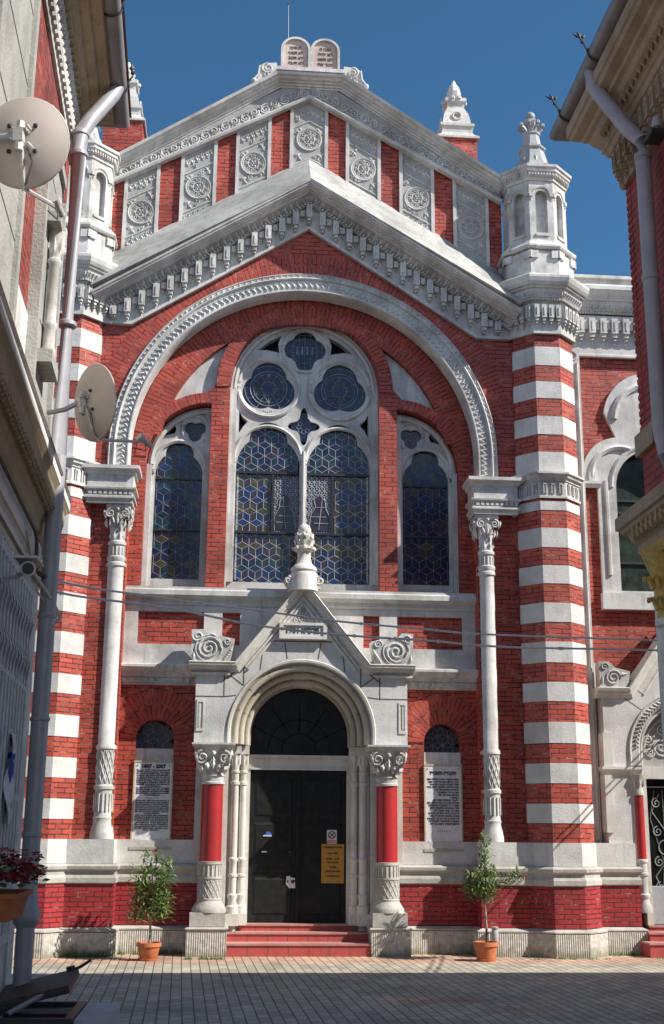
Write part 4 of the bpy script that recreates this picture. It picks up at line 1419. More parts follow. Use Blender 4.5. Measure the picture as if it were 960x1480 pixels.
# little carved gable field and date tablet
mb = MB()
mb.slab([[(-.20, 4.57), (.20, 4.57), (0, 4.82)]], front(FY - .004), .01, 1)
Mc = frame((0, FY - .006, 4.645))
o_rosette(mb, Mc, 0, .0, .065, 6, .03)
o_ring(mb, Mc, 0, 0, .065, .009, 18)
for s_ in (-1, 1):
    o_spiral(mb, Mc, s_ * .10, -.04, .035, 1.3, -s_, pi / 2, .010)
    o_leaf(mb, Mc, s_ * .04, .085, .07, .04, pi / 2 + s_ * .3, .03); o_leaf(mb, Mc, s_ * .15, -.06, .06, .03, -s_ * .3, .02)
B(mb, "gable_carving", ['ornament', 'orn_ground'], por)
mb = MB()
mb.slab([rect(-.34, .34, 4.325, 4.56), rect(-.285, .285, 4.365, 4.52)], front(FY - .085), .084)
mb.slab([rect(-.285, .285, 4.365, 4.52)], front(FY - .065), .06, 1)
for s_ in (-1, 1):
    Mq = frame((s_ * .44, FY - .004, 4.41))
    o_spiral(mb, Mq, 0, .03, .05, 1.4, s_, 0, .009); o_leaf(mb, Mq, s_ * .03, -.05, .12, .05, 0, .02); o_leaf(mb, Mq, -s_ * .03, .08, .09, .04, pi / 2, .02)
dt = B(mb, "date_tablet", ['stone', 'white'], por)
mb = MB()
put_text(mb, frame((0, FY - .066, 4.443)), "1901", .115, -.155, 0, .002, maxw=.17, bold=.002)
B(mb, "date_lettering", 'ink', por)
mb = MB()
put_text(mb, frame((0, FY - .066, 4.443)), "תרס״א", .125, .10, 0, .002, maxw=.25, rtl=True, bold=.003)
B(mb, "hebrew_date_lettering", 'ink', por)
# scroll acroteria
for s_ in (-1, 1):
    mb = MB()
    Mf = frame((s_ * 1.29, FY - .06, 4.21))
    sx = s_
    outl = [(-.26 * sx, -.23), (.28 * sx, -.23), (.29 * sx, .22), (.13 * sx, .23), (.02 * sx, .12), (-.16 * sx, .13), (-.32 * sx, .10)]
    mb.slab([outl if sx > 0 else outl[::-1]], Mf, .25)
    o_spiral(mb, Mf, .04 * sx, -.04, .17, 2.2, -sx, 0, .022)
    o_ring(mb, Mf, .04 * sx, -.04, .185, .012, 24)
    o_spiral(mb, Mf, .20 * sx, .13, .075, 1.5, -sx, pi, .016)
    o_spiral(mb, Mf, -.22 * sx, .06, .06, 1.5, sx, 0, .014)
    for q in range(5):
        o_leaf(mb, Mf, -.27 * sx + q * .02 * sx, -.06 - q * .03, .12, .05, pi / 2 + .4 * sx, .03)
    o_leaf(mb, Mf, .25 * sx, -.15, .14, .06, pi / 2, .03); o_leaf(mb, Mf, -.02 * sx, .15, .14, .06, .3 * sx, .03)
    B(mb, "corner_scroll", ['ornament'], por)
# crowning finial
mb = MB()
cy = FY + .02
mb.slab([[(-.25, 5.05), (.25, 5.05), (.15, 5.26), (-.15, 5.26)]], front(cy - .12), .26)
mb.lathe([(.235, 5.02), (.215, 5.22), (.20, 5.28), (.17, 5.30), (.195, 5.33), (.185, 5.37), (.15, 5.40), (.115, 5.44), (.095, 5.52), (.10, 5.60), (.13, 5.62), (.155, 5.645), (.155, 5.67), (.10, 5.69), (.085, 5.72), (.12, 5.78), (.135, 5.84), (.11, 5.87), (.075, 5.875), (.095, 5.90), (.10, 5.945), (.075, 6.0), (.03, 6.03)], 0, cy, 14)
for k in range(8):
    a = 2 * pi * k / 8
    mb.tube([(.09 * cos(a), cy + .09 * sin(a), 5.70), (.125 * cos(a), cy + .125 * sin(a), 5.78), (.12 * cos(a), cy + .12 * sin(a), 5.88)], .032, 5)
    mb.ball((.145 * cos(a), cy + .145 * sin(a), 5.655), .035, 0, 6)
for s_ in (-1, 1):
    Mf = frame((s_ * .225, cy - .11, 5.165))
    o_spiral(mb, Mf, 0, 0, .062, 1.6, s_, pi / 2, .018)
    mb.tube([(s_ * .225, cy - .10, 5.165), (s_ * .225, cy + .1, 5.165)], .06, 10)
B(mb, "finial", 'stone', por, True)
# moulded arch in receding tan rolls
mb = MB()
apath = lambda r: [(-r, 2.86)] + [(-r * cos(pi * i / 48), 3.0 + r * sin(pi * i / 48)) for i in range(49)] + [(r, 2.86)]
roll = lambda r, c0_, c1_: [(c0_ + r * cos(t), c1_ + r * sin(t)) for t in [2 * pi * i / 10 for i in range(10)]]
mb.sweep(apath(.99), [(0.0, -.02), (.015, .018), (.045, .022), (.058, 0), (.058, -.08), (0, -.08)], 'xz', base=FY, mat=1)
for r, y in ((.93, .07), (.845, .20), (.765, .33)):
    mb.sweep(apath(r), roll(.048, .0, 0), 'xz', base=FY + y, mat=0)
    mb.sweep(apath(r), [(.045, .045), (.075, .03), (.075, -.2), (-.035, -.2), (-.035, -.06), (.03, -.06)], 'xz', base=FY + y, mat=0)
mb.sweep(apath(.70), [(0, 0), (.05, 0), (.05, -.3), (0, -.3)], 'xz', base=FY + .42, mat=0)
for k in range(1, 9):
    t = pi * k / 9
    for r, y in ((.93, .07), (.845, .20), (.765, .33)):
        mb.tube([(-(r - .05) * cos(t), FY + y, 3.0 + (r - .05) * sin(t)), (-r * cos(t), FY + y - .0495, 3.0 + r * sin(t)), (-(r + .04) * cos(t), FY + y - .03, 3.0 + (r + .04) * sin(t))], .005, 4, 2)
B(mb, "arch_moulding", ['tan', 'stone', 'joint'], por, True)
# jamb masonry behind columns
for s_ in (-1, 1):
    mb = MB()
    mb.box(*sorted((s_ * 1.0, s_ * 1.46)), FY + .30, .30, 0, 2.86)
    mb.box(*sorted((s_ * .85, s_ * .999)), FY + .40, .32, 0, 2.86)
    mb.box(*sorted((s_ * .735, s_ * .849)), FY + .50, .34, 0, 2.86)
    B(mb, "jamb_pier", 'stone', por)
# pedestals and big red columns
for s_ in (-1, 1):
    mb = MB(); cx, cy = s_ * 1.215, FY + .13
    mb.box(*sorted((s_ * .965, s_ * 1.50)), FY - .13, .0, 0, .40, 1)
    mb.sweep([(min(s_ * .965, s_ * 1.50), 0), (min(s_ * .965, s_ * 1.50), FY - .13), (max(s_ * .965, s_ * 1.50), FY - .13), (max(s_ * .965, s_ * 1.50), 0)], [(-.1, 0), (.012, 0), (.02, .015), (.012, .03), (-.1, .045)], base=.402, mat=0)
    mb.box(*sorted((s_ * .99, s_ * 1.465)), FY - .09, 0, .445, .62, 0)
    ped = B(mb, "pedestal", ['base_stone', 'plinth'], por)
    mb = MB()
    mb.lathe([(.235, .62), (.235, .66), (.215, .69), (.195, .72), (.165, .765), (.17, .79), (.162, .80), (.162, 1.045), (.172, 1.05), (.172, 1.075), (.158, 1.08), (.158, 1.235), (.17, 1.24), (.17, 1.275), (.15, 1.278)], cx, cy, 24)
    for k in range(18):
        a = 2 * pi * k / 18
        mb.tube([(cx + .160 * cos(a), cy + .160 * sin(a), 1.09), (cx + .160 * cos(a), cy + .160 * sin(a), 1.225)], .012, 4)
    for k in range(16):
        for d_ in (-1, 1):
            mb.tube([(cx + .163 * cos(2 * pi * k / 16 + d_ * q * .12), cy + .163 * sin(2 * pi * k / 16 + d_ * q * .12), .81 + .038 * q) for q in range(7)], .006, 4)
    B(mb, "column_base", 'base_stone', por, True)
    mb = MB(); mb.lathe([(.148, 1.28), (.146, 2.0), (.145, 2.295)], cx, cy, 28)
    B(mb, "red_shaft", 'red_paint', por, True)
    mb = MB()
    mb.lathe([(.152, 2.297), (.165, 2.305), (.165, 2.33), (.15, 2.34), (.155, 2.40), (.168, 2.41), (.168, 2.425), (.145, 2.43), (.145, 2.5), (.17, 2.62), (.21, 2.72), (.235, 2.78)], cx, cy, 20)
    x0, x1 = cx - .265, cx + .265
    mb.sweep([(x0, 0), (x0, FY - .11), (x1, FY - .11), (x1, 0)], [(-.2, 0), (.0, 0), (.01, .03), (.035, .05), (.035, .075), (-.2, .085)], base=2.78)
    for k in (-1, 0, 1):
        a = -pi / 2 + k * pi / 2
        n_ = Vector((cos(a), sin(a), 0))
        Mf = frame((cx + n_.x * .15, cy + n_.y * .15, 2.43), (-n_.y, n_.x, 0), (n_.x * .25, n_.y * .25, 1))
        o_volutes(mb, Mf, .50, .34, 0, .017)
        o_ring(mb, Mf, 0, .16, .045, .012, 8)
        o_leaf(mb, Mf, .1, .14, .16, .06, .7, .04); o_leaf(mb, Mf, -.1, .14, .16, .06, pi - .7, .04)
    B(mb, "capital", 'ornament', por, True)
    # two jamb colonnettes
    for jx, jy, r in ((.905, FY + .35, .052), (.79, FY + .46, .050)):
        mb = MB(); x = s_ * jx
        mb.lathe([(r * 1.7, .58), (r * 1.7, .68), (r * 1.25, .70), (r * 1.1, .76), (r * 1.35, .80), (r * 1.35, .83), (r, .85), (r, 1.06), (r * 1.25, 1.07), (r * 1.25, 1.10), (r, 1.11), (r, 1.26), (r * 1.25, 1.28), (r * 1.25, 1.31), (r * .92, 1.33),
                  (r * .92, 2.30), (r * 1.2, 2.31), (r * 1.2, 2.35), (r * .95, 2.36), (r * .95, 2.46), (r * 1.15, 2.47), (r * 1.15, 2.50), (r * .95, 2.51), (r * 1.05, 2.62), (r * 1.5, 2.74)], x, jy, 12)
        mb.box(x - r * 1.5, x + r * 1.5, jy - r * 1.5, jy + r * 1.5, 2.735, 2.855)
        for k in range(8):
            a = 2 * pi * k / 8
            o_leaf(mb, frame((x + r * cos(a), jy + r * sin(a), 2.62), (-sin(a), cos(a), 0), (.2 * cos(a), .2 * sin(a), 1)), 0, 0, .2, .04, pi / 2, .025)
        mb.box(x - r * 1.7, x + r * 1.7, jy - r * 1.7, jy + r * 1.7, .43, .585)
        B(mb, "colonnette", 'stone', por, True)
# door and its frame
mb = MB()
DY = .22
for s_ in (-1, 1):
    mb.box(*sorted((s_ * .69, s_ * .742)), DY - .03, .36, .43, 2.74)
mb.box(-.69, .69, DY - .03, .36, 2.53, 2.74); mb.box(-.72, .72, DY - .05, DY - .03, 2.70, 2.735)
mb.box(-.69, .69, DY - .045, DY - .03, 2.53, 2.555)
B(mb, "door_frame", 'stone', por)
door = MB(); door.box(-.69, .69, DY + .02, .36, .445, 2.53)
for s_ in (-1, 1):
    for z0, z1 in ((.55, 1.05), (1.13, 1.80), (1.88, 2.42)):
        door.box(*sorted((s_ * .07, s_ * .62)), DY + .006, DY + .02, z0, z1, 0, None, .03, .03)
door.box(-.022, .022, DY - .005, DY + .02, .445, 2.53)
dr = B(door, "door", 'door', por)
mb = MB(); mb.lathe([(.018, 0), (.018, .03), (.035, .04), (.035, .06), (.01, .07)], 0, 0, 12, 0, 0, frame((-.10, DY + .02, 1.35), (1, 0, 0), (0, 1, 0)))
B(mb, "door_knob", 'iron', por)
mb = MB(); mb.slab([[(-.70, 2.742), (.70, 2.742), (.70, 3.0)] + arc(0, 3.0, .70, 0, 180, 30)[1:]], front(DY + .04), .03)
for r in (.25, .45):
    mb.tube([(r * cos(pi * i / 20), DY + .035, 2.80 + r * sin(pi * i / 20)) for i in range(21)], .006, 4)
for k in range(1, 6):
    mb.tube([(.25 * cos(pi * k / 6), DY + .035, 2.80 + .25 * sin(pi * k / 6)), (.8 * cos(pi * k / 6), DY + .035, 2.80 + .8 * sin(pi * k / 6) * .9)], .006, 4)
B(mb, "tympanum_glass", 'dark_glass', por)
# steps
for i, (x0, x1, y, z0, z1) in enumerate(((-.962, .962, FY - .10, 0, .235), (-.962, .962, FY + .20, 0, .355), (-.80, .80, FY + .43, 0, .447))):
    mb = MB()
    mb.box(x0, x1, y, DY + .05 - i * .004, z0, z1 - .026)
    mb.box(x0, x1, y - .015, DY + .05 - i * .004, z1 - .0255, z1, 1)
    for q in range(1, 7):
        x = x0 + (x1 - x0) * q / 7
        mb.box(x - .003, x + .003, y - .002, y, z0, z1 - .027, 2)
    B(mb, "step", ['step', 'tread', 'joint'], por)

# ------------------------------------------------------------------ the side wing with its own window and portal
WY = .25
mb = MB()
wax = 5.52
wo_ = [(wax - .69, 5.25), (wax + .69, 5.25), (wax + .69, 6.9)] + arc(wax, 6.9, .69, 0, 180, 20)[1:]
mb.slab([rect(4.0, 9, 0, 9.4), wo_], front(WY), .4)
B(mb, "wing_wall", 'brick')
mb = MB(); mb.box(4.05, 9, WY + .4, 15, 0, 9.6); B(mb, "wing_block", 'brick')
mb = MB()
mb.box(4.08, 4.36, WY - .16, WY + .1, 1.25, 9.15)
mb.tube([(4.31, WY - .17, 1.6), (4.31, WY - .17, 8.9)], .022, 8)
o_ring(mb, frame((4.24, WY - .165, 9.02)), 0, 0, .07, .018, 16)
mb.box(4.36, 4.56, WY - .06, WY, 1.25, 1.60)
mb.box(4.36, 4.44, WY - .06, WY, 1.56, 4.15)
mb.box(4.36, 4.60, WY - .08, WY, 3.62, 4.12)
B(mb, "wing_pilaster", 'white')
# wing cornice
mb = MB()
mb.box(4.0, 9, WY - .06, WY, 9.07, 9.80)
prof = [(-.1, 0), (.06, 0), (.06, .035), (.09, .035), (.09, .055), (.11, .06), (.16, .15), (.165, .20), (.20, .21), (.20, .24), (.24, .28), (.30, .36), (.30, .42), (.26, .46), (.10, .52), (-.1, .52)]
mb.sweep([(4.0, WY), (9, WY)], prof, base=9.78)
mb.box(4.0, 9, WY - .06, WY + .1, 10.29, 10.42); mb.box(4.0, 9, WY - .12, WY + .1, 10.42, 10.47)
mb.sweep([(4.30, WY - .06), (9, WY - .06)], [(-.02, 0), (.03, 0), (.03, .035), (.012, .05), (.012, .12), (-.02, .12)], base=9.06)
for q in range(16):
    Mf = frame((4.42 + q * .185, WY - .06, 9.70))
    o_corbel(mb, Mf, .10, .42, .10)
    o_box(mb, Mf, .06, .125, -.18, -.02, .05); o_leaf(mb, Mf, .092, -.2, .1, .06, pi / 2, .04)
for q in range(64):
    o_box(mb, frame((4.34 + q * .044, WY - .09, 9.815)), -.013, .013, -.018, .018, .022)
for q in range(30):
    Mf = frame((4.36 + q * .095, WY - .14, 9.90), (1, 0, 0), (0, -.3, 1))
    o_leaf(mb, Mf, 0, 0, .14, .06, pi / 2 + .4, .04); o_leaf(mb, Mf, .045, 0, .12, .05, pi / 2 - .5, .04)
B(mb, "wing_cornice", 'ornament')
# window with a lobed white surround
wwin = B(MB().slab([[(wax - .66, 5.25), (wax + .66, 5.25), (wax + .66, 6.9)] + arc(wax, 6.9, .66, 0, 180, 20)[1:]], front(WY + .2), .02), "wing_window", 'green_glass')
mb = MB()
inner = [(wax + .64, 5.22), (wax - .64, 5.22), (wax - .64, 6.9)] + arc(wax, 6.9, .64, 180, 0, 20)[1:]
outr = [(wax - .93, 5.20), (wax - .93, 6.98), (wax - 1.16, 6.98), (wax - 1.16, 7.10)]
outr += [(wax - .55 - .60 * cos(t), 7.12 + .60 * sin(t)) for t in [radians(5 + 80 * i / 10) for i in range(11)]]
outr += [(wax - .78 * cos(t), 8.02 + .80 * sin(t)) for t in [radians(8 + 82 * i / 10) for i in range(11)]]
full = outr + [(2 * wax - x, z) for x, z in outr[::-1]]
mb.slab([full, inner[::-1]], front(WY - .06), .1)
# raised lobes
def lobe(cx, cz, r, t0, t1, rr, y):
    mb.tube([(cx + r * cos(t), y, cz + r * sin(t)) for t in [radians(t0 + (t1 - t0) * i / 14) for i in range(15)]], rr, 6)
for s_ in (-1, 1):
    lobe(wax + s_ * .55, 7.08, .47, 90 - s_ * -20 if s_ < 0 else 70, 182 if s_ < 0 else -2, .05, WY - .06)
    mb.box(*sorted((wax + s_ * .98, wax + s_ * 1.07)), WY - .1, WY, 6.98, 7.12)
lobe(wax, 8.0, .62, 178, 2, .06, WY - .06)
lobe(wax, 6.9, .72, 180, 0, .04, WY - .055)
for s_ in (-1, 1):
    mb.tube([(wax + s_ * .80, WY - .06, 5.5), (wax + s_ * .80, WY - .06, 7.0)], .035, 6)
mb.sweep([(wax - 1.25, WY - .06), (wax - .90, WY - .06)], [(-.02, 0), (.03, 0), (.07, .05), (.07, .09), (-.02, .11)], base=6.88)
mb.box(wax - .95, wax + .95, WY - .11, WY + .05, 4.97, 5.22)
mb.box(wax - .68, wax + .68, WY - .02, WY + .15, 5.222, 5.27)
B(mb, "window_surround", 'white', wwin)
mb = MB()
for zz in (6.75, 6.55, 5.75):
    mb.box(wax - .65, wax + .65, WY + .17, WY + .2, zz - .018, zz + .018)
mb.box(wax - .02, wax + .02, WY + .17, WY + .2, 5.25, 7.5)
B(mb, "window_bar", 'iron', wwin)
# wing portal
WX = 5.62; WF = -.12; hw_ = 1.22
wp = empty("wing_portal"); wp.parent = syn; wp.location = -syn.location
wp["label"] = "smaller white portal of the side wing at right edge"
mb = MB()
ap = 4.95
body = [(WX - hw_, 1.0), (WX - .79, 1.0), (WX - .79, 2.86)] + arc(WX, 2.86, .86, 180, 0, 30)[0:] + [(WX + .79, 2.86), (WX + .79, 1.0), (WX + hw_, 1.0), (WX + hw_, 3.66), (WX + .86, 3.72), (WX, ap - .1), (WX - .86, 3.72), (WX - hw_, 3.66)]
mb.slab([body], front(WF), .37)
for s_ in (-1, 1):
    x0, z0, x1, z1 = WX + s_ * .98, 3.66, WX + s_ * .62, 3.42
    d = Vector((x1 - x0, 0, z1 - z0)); n = Vector((-d.z, 0, d.x)).normalized() * .006
    mb.add([(x0 + n.x, WF - .0015, z0 + n.z), (x1 + n.x, WF - .0015, z1 + n.z), (x1 - n.x, WF - .0015, z1 - n.z), (x0 - n.x, WF - .0015, z0 - n.z)], [(0, 1, 2, 3)], 1)
B(mb, "portal_front", ['cast', 'joint'], wp)
mb = MB()
mb.sweep([(WX - hw_ - .09, 3.74), (WX - .84, 3.74), (WX, ap), (WX + .84, 3.74), (WX + hw_ + .09, 3.74)], [(-.14, -.2), (-.14, .01), (-.12, .025), (-.09, .045), (-.08, .07), (-.05, .075), (-.03, .11), (0, .12), (.01, .10), (.01, -.2)], 'xz', base=WF)
mb.sweep([(WX - .80, 3.80), (WX, ap), (WX + .80, 3.80)], [(-.26, -.02), (-.26, .008), (-.24, .018), (-.22, .006), (-.145, .004), (-.145, -.02)], 'xz', base=WF)
mb.sweep([(WX - hw_, .2), (WX - hw_, WF), (WX - .70, WF)], [(-.2, 0), (0.01, 0), (.02, .04), (.06, .08), (.06, .12), (-.2, .13)], base=2.50)
mb.box(WX - hw_ - .03, WX - hw_ + .07, WF - .04, WF + .2, 1.70, 2.50); mb.box(WX - hw_ - .03, WX - hw_ + .10, WF - .04, WF + .2, 2.62, 3.1)
B(mb, "raking_moulding", 'stone', wp)
mb = MB()
Mf = frame((WX - 1.06, WF - .05, 3.94))
outl = [(-.2, -.19), (.22, -.19), (.26, .05), (.04, .10), (-.05, .19), (-.2, .19)]
mb.slab([outl], Mf, .2)
o_spiral(mb, Mf, .0, -.05, .12, 2.0, 1, 0, .018); o_spiral(mb, Mf, -.12, .11, .06, 1.4, 1, 0, .014)
o_leaf(mb, Mf, .15, 0, .18, .07, .2, .04); o_leaf(mb, Mf, -.16, -.08, .14, .05, pi / 2, .03)
B(mb, "corner_scroll", 'ornament', wp)
mb = MB()
ap2 = lambda r: [(WX - r, 2.64)] + [(WX - r * cos(pi * i / 36), 2.86 + r * sin(pi * i / 36)) for i in range(37)] + [(WX + r, 2.64)]
mb.sweep(ap2(.70), [(0, -.2), (0, -.01), (.02, .012), (.13, .012), (.15, .028), (.165, 0), (.165, -.2)], 'xz', base=WF)
for i in range(40):
    t = pi * (i + .5) / 40
    c, s_ = -cos(t), sin(t)
    Mq = fp(WX + .77 * c, WF - .012, 2.86 + .77 * s_, atan2(s_, c) - pi / 2)
    o_leaf(mb, Mq, 0, 0, .12, .05, pi / 2 + .6, .03); o_leaf(mb, Mq, .03, -.02, .09, .04, pi / 2 - .6, .03)
mb.sweep(ap2(.64), [(.0, -.3), (0, -.06), (.03, -.05), (.06, -.06), (.06, -.3)], 'xz', base=WF)
B(mb, "arch_moulding", 'ornament', wp)
mb = MB()
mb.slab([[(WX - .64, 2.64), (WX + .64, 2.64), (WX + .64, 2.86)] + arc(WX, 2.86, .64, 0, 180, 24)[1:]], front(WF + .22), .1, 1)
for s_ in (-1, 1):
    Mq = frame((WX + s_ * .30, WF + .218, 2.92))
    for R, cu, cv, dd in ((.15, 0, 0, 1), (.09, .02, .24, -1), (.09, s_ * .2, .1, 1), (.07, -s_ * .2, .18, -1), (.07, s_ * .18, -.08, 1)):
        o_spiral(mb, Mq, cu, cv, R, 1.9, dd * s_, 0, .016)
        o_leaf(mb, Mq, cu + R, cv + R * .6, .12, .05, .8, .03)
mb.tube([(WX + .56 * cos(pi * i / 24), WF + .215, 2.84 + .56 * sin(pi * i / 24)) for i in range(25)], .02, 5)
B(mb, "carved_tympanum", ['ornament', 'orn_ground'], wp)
mb = MB()
mb.box(WX - .66, WX + .66, WF + .12, WF + .3, 2.46, 2.638)
for s_ in (-1, 1):
    mb.box(*sorted((WX + s_ * .60, WX + s_ * .69)), WF + .10, WF + .3, .44, 2.46)
B(mb, "door_frame", 'stone', wp)
for s_ in (-1,):
    cx, cy = WX + s_ * .755, WF + .02; r = .068
    mb = MB()
    mb.lathe([(r * 1.6, .62), (r * 1.6, .68), (r * 1.25, .74), (r * 1.05, .80), (r * 1.3, .83), (r * 1.3, .86), (r, .88), (r, 1.10), (r * 1.25, 1.12), (r * 1.25, 1.15), (r, 1.16), (r, 1.28), (r * 1.25, 1.30), (r * 1.25, 1.33), (r, 1.34)], cx, cy, 14)
    B(mb, "column_base", 'white', wp, True)
    mb = MB(); mb.lathe([(r, 1.34), (r, 2.22)], cx, cy, 16); B(mb, "red_shaft", 'red_paint', wp, True)
    mb = MB(); mb.lathe([(r * 1.2, 2.22), (r * 1.2, 2.26), (r, 2.28), (r * 1.1, 2.38), (r * 1.6, 2.50)], cx, cy, 12)
    for k in range(8):
        a = 2 * pi * k / 8
        o_leaf(mb, frame((cx + r * cos(a), cy + r * sin(a), 2.38), (-sin(a), cos(a), 0), (.3 * cos(a), .3 * sin(a), 1)), 0, 0, .2, .06, pi / 2, .035)
    B(mb, "capital", 'ornament', wp, True)
mb = MB(); mb.box(WX - .60, WX + .60, WF + .26, WF + .3, .45, 2.46); wd = B(mb, "wing_door", 'dark_glass', wp)
mb = MB()
Mq = frame((WX - .32, WF + .255, 0))
for z in (.55, 2.35):
    mb.tube([(WX - .6, WF + .25, z), (WX + .6, WF + .25, z)], .010, 4)
for u in (-.2, 0, .2):
    for q in (-1, 1):
        mb.tube([(u * .4, .7, 0), (u * .15, 1.3, 0), (u, 1.9, 0), (u * .6, 2.3, 0)], .008, 4, 0, Mq)
for z in (.95, 1.30, 1.72, 2.12):
    for s_ in (-1, 1):
        o_spiral(mb, Mq, s_ * .10, z, .075, 1.5, -s_, pi / 2, .009)
o_ring(mb, Mq, 0, 1.5, .10, .008, 18); 
for s_ in (-1, 1):
    mb.tube([(.0, .7, 0), (s_ * .16, 1.1, 0), (0, 1.3, 0)], .008, 4, 0, Mq); mb.tube([(.0, 1.75, 0), (s_ * .17, 2.0, 0), (s_ * .05, 2.25, 0)], .008, 4, 0, Mq)
B(mb, "scroll_grille", 'wrought', wp)
for i, (y, z1) in enumerate(((-.62, .26), (-.34, .375), (-.06, .447))):
    mb = MB(); xs = 4.74 + i * .10
    mb.box(xs, 7.4, y, .2, 0, z1 - .026)
    mb.box(xs - .01, 7.4, y - .015, .2, z1 - .0255, z1, 1)
    mb.box(xs + .5, xs + .506, y - .002, y, 0, z1 - .03, 2)
    B(mb, "step", ['step', 'tread', 'joint'], wp)
base_run([(3.9, WF - .02), (4.74, WF - .02), (4.74, WF + .2)], "wall_base", 0)
# ------------------------------------------------------------------ left neighbour (local: x = out of the wall, y = along it, z up)
LO = (-2.64091, -6.43237, 0); LA = 0.0373289
ln = tag(empty("side_building", LO, LA), "grey plastered building at left with barred window and red brick upper storey", "building")
def BL(mb, name, mats, parent=None, smooth=False, label=None):
    o = mb.build(name, mats, None, smooth)
    o.parent = parent if parent is not None else ln
    if label: o["label"] = label
    return o
ME = Matrix(((0, 0, 1, 0), (1, 0, 0, 0), (0, 1, 0, 0), (0, 0, 0, 1)))   # (u, v, w) -> (w, u, v): wall frame of the left building
def LF(s_, z, o=0.0):
    return Matrix.Translation((o, s_, z)) @ ME
SE = -1.12
mb = MB()
mb.slab([rect(-16, SE, 0, 4.10), rect(-4.6, -1.86, 1.0, 3.46)], LF(0, 0), .35)
mb.box(-12, -.35, -16, SE, 0, 8.0)
BL(mb, "lower_wall", 'side_wall')
mb = MB()
mb.slab([rect(-16, SE, 5.22, 8.0)], LF(0, 0, .002), .1, 0)
BL(mb, "upper_wall", 'brick_side')
mb = MB()
mb.slab([rect(-16, SE, 4.12, 5.215)], LF(0, 0, .012), .2)
BL(mb, "sill_band", 'side_wall')
# belt cornice
lp = lambda o: [(o, -16), (o, SE), (-6, SE)]
mb = MB()
prof = [(-.1, 0), (.01, 0), (.03, .03), (.035, .12), (.06, .17), (.062, .19), (.11, .20), (.115, .24), (.125, .29), (.13, .37), (.16, .42), (.165, .425), (.165, .50), (.18, .505), (.18, .525), (.03, .62), (-.1, .64)]
mb.sweep([(0, -16), (0, SE + .26), (-6, SE + .26)], prof, base=3.94, mats=[0] * 10 + [1, 1, 1, 2, 2, 1, 1])
for q in range(80):
    s_ = SE + .22 - q * .088
    mb.box(.07, .122, s_ - .026, s_ + .026, 4.135, 4.195); mb.ball((.124, s_ - .044, 4.17), .022, 0, 6)
    mb.ball((.092, s_ - .044, 4.125), .018, 0, 6)
mb.box(-.3, .002, SE, SE + .258, 3.93, 4.5)
BL(mb, "belt_cornice", ['soffit', 'side_wall', 'rust'])
# mouldings over the barred window
mb = MB()
mb.sweep([(0, -16), (0, SE)], [(-.1, 0), (.03, 0), (.03, .03), (.012, .04), (.012, .08), (.03, .09), (.03, .13), (-.1, .14)], base=3.60, mats=[1, 0, 0, 0, 0, 1, 0, 0])
mb.box(-.02, .02, -5, -1.72, 3.44, 3.50); mb.box(-.02, .02, -1.80, -1.72, .9, 3.44); mb.box(-.02, .035, -5, -1.72, .90, .98)
BL(mb, "window_moulding", ['side_wall', 'soffit'])
mb = MB(); mb.box(-.25, -.2, -4.6, -1.86, 1.0, 3.46); wn_ = BL(mb, "barred_window", 'dark_glass')
mb = MB()
for z in (1.12, 1.9, 2.68, 3.40):
    mb.box(.035, .055, -4.7, -1.80, z - .018, z + .018)
for q in range(20):
    s_ = -1.90 - q * .15
    mb.tube([(.05, s_, .98), (.05, s_, 3.46)], .014, 6)
    for zz in (2.72, 3.02):
        mb.tube([(.05, s_ - .03, zz), (.08, s_ - .07, zz + .13), (.05, s_ - .12, zz + .26)], .009, 4)
BL(mb, "window_bars", 'grille', wn_)
# a red service pipe along the wall
mb = MB()
mb.tube([(.03, -12, 3.90), (.03, -1.85, 3.90), (.035, -1.75, 3.86), (.04, -1.66, 3.62)], .014, 6, 0)
mb.tube([(.04, -1.66, 3.62), (.12, -1.5, 3.60), (.14, -1.25, 3.60), (.14, -1.2, 3.52)], .02, 6, 0)
mb.tube([(.03, -12, 3.50), (.03, -2.1, 3.50), (.06, -1.8, 3.46), (.12, -1.4, 3.38)], .010, 5, 1)
mb.tube([(.03, -2.3, 3.8), (.06, -1.95, 3.55), (.16, -1.5, 3.42), (.20, -1.25, 3.34), (.12, -1.05, 3.30)], .016, 5, 1)
BL(mb, "service_pipe", ['rust', 'pale_metal'])
# upper windows in white stone surrounds
mb = MB()
mb.slab([rect(-6.4, -4.02, 4.62, 7.5), [(-6.2, 5.25), (-5.2, 5.25), (-5.2, 6.6)] + [( -5.7 + .5 * cos(t), 6.6 + .6 * sin(t)) for t in [radians(180 * i / 14) for i in range(1, 15)]]], LF(0, 0, .07), .12)
for z in (5.2, 5.75, 6.3, 6.82):
    mb.box(.07, .0725, -5.15, -4.12, z - .006, z + .006, 1)
mb.box(.07, .10, -4.12, -4.02, 4.62, 7.5); mb.box(.07, .09, -5.25, -5.17, 5.25, 6.6)
sw1 = BL(mb, "window_surround", ['side_stone', 'joint'])
mb = MB(); mb.box(.004, .02, -6.3, -5.1, 5.25, 7.2); BL(mb, "upper_window", 'dark_glass')
mb = MB()
mb.slab([[(-2.95, 4.62), (-1.74, 4.62), (-1.74, 6.75), (-2.05, 7.0), (-2.6, 7.0), (-2.95, 6.75)]], LF(0, 0, .045), .05)
mb.box(.045, .085, -2.95, -2.86, 4.62, 6.72); mb.box(.045, .085, -1.83, -1.74, 4.62, 6.72)
mb.box(.045, .075, -2.90, -1.80, 6.86, 6.95)
for z in (5.35, 6.28, 6.6):
    mb.box(.045, .0475, -2.9, -1.8, z - .006, z + .006, 1)
mb.box(.045, .16, -2.62, -2.18, 5.00, 5.10); mb.box(.045, .15, -2.62, -2.18, 6.14, 6.22)
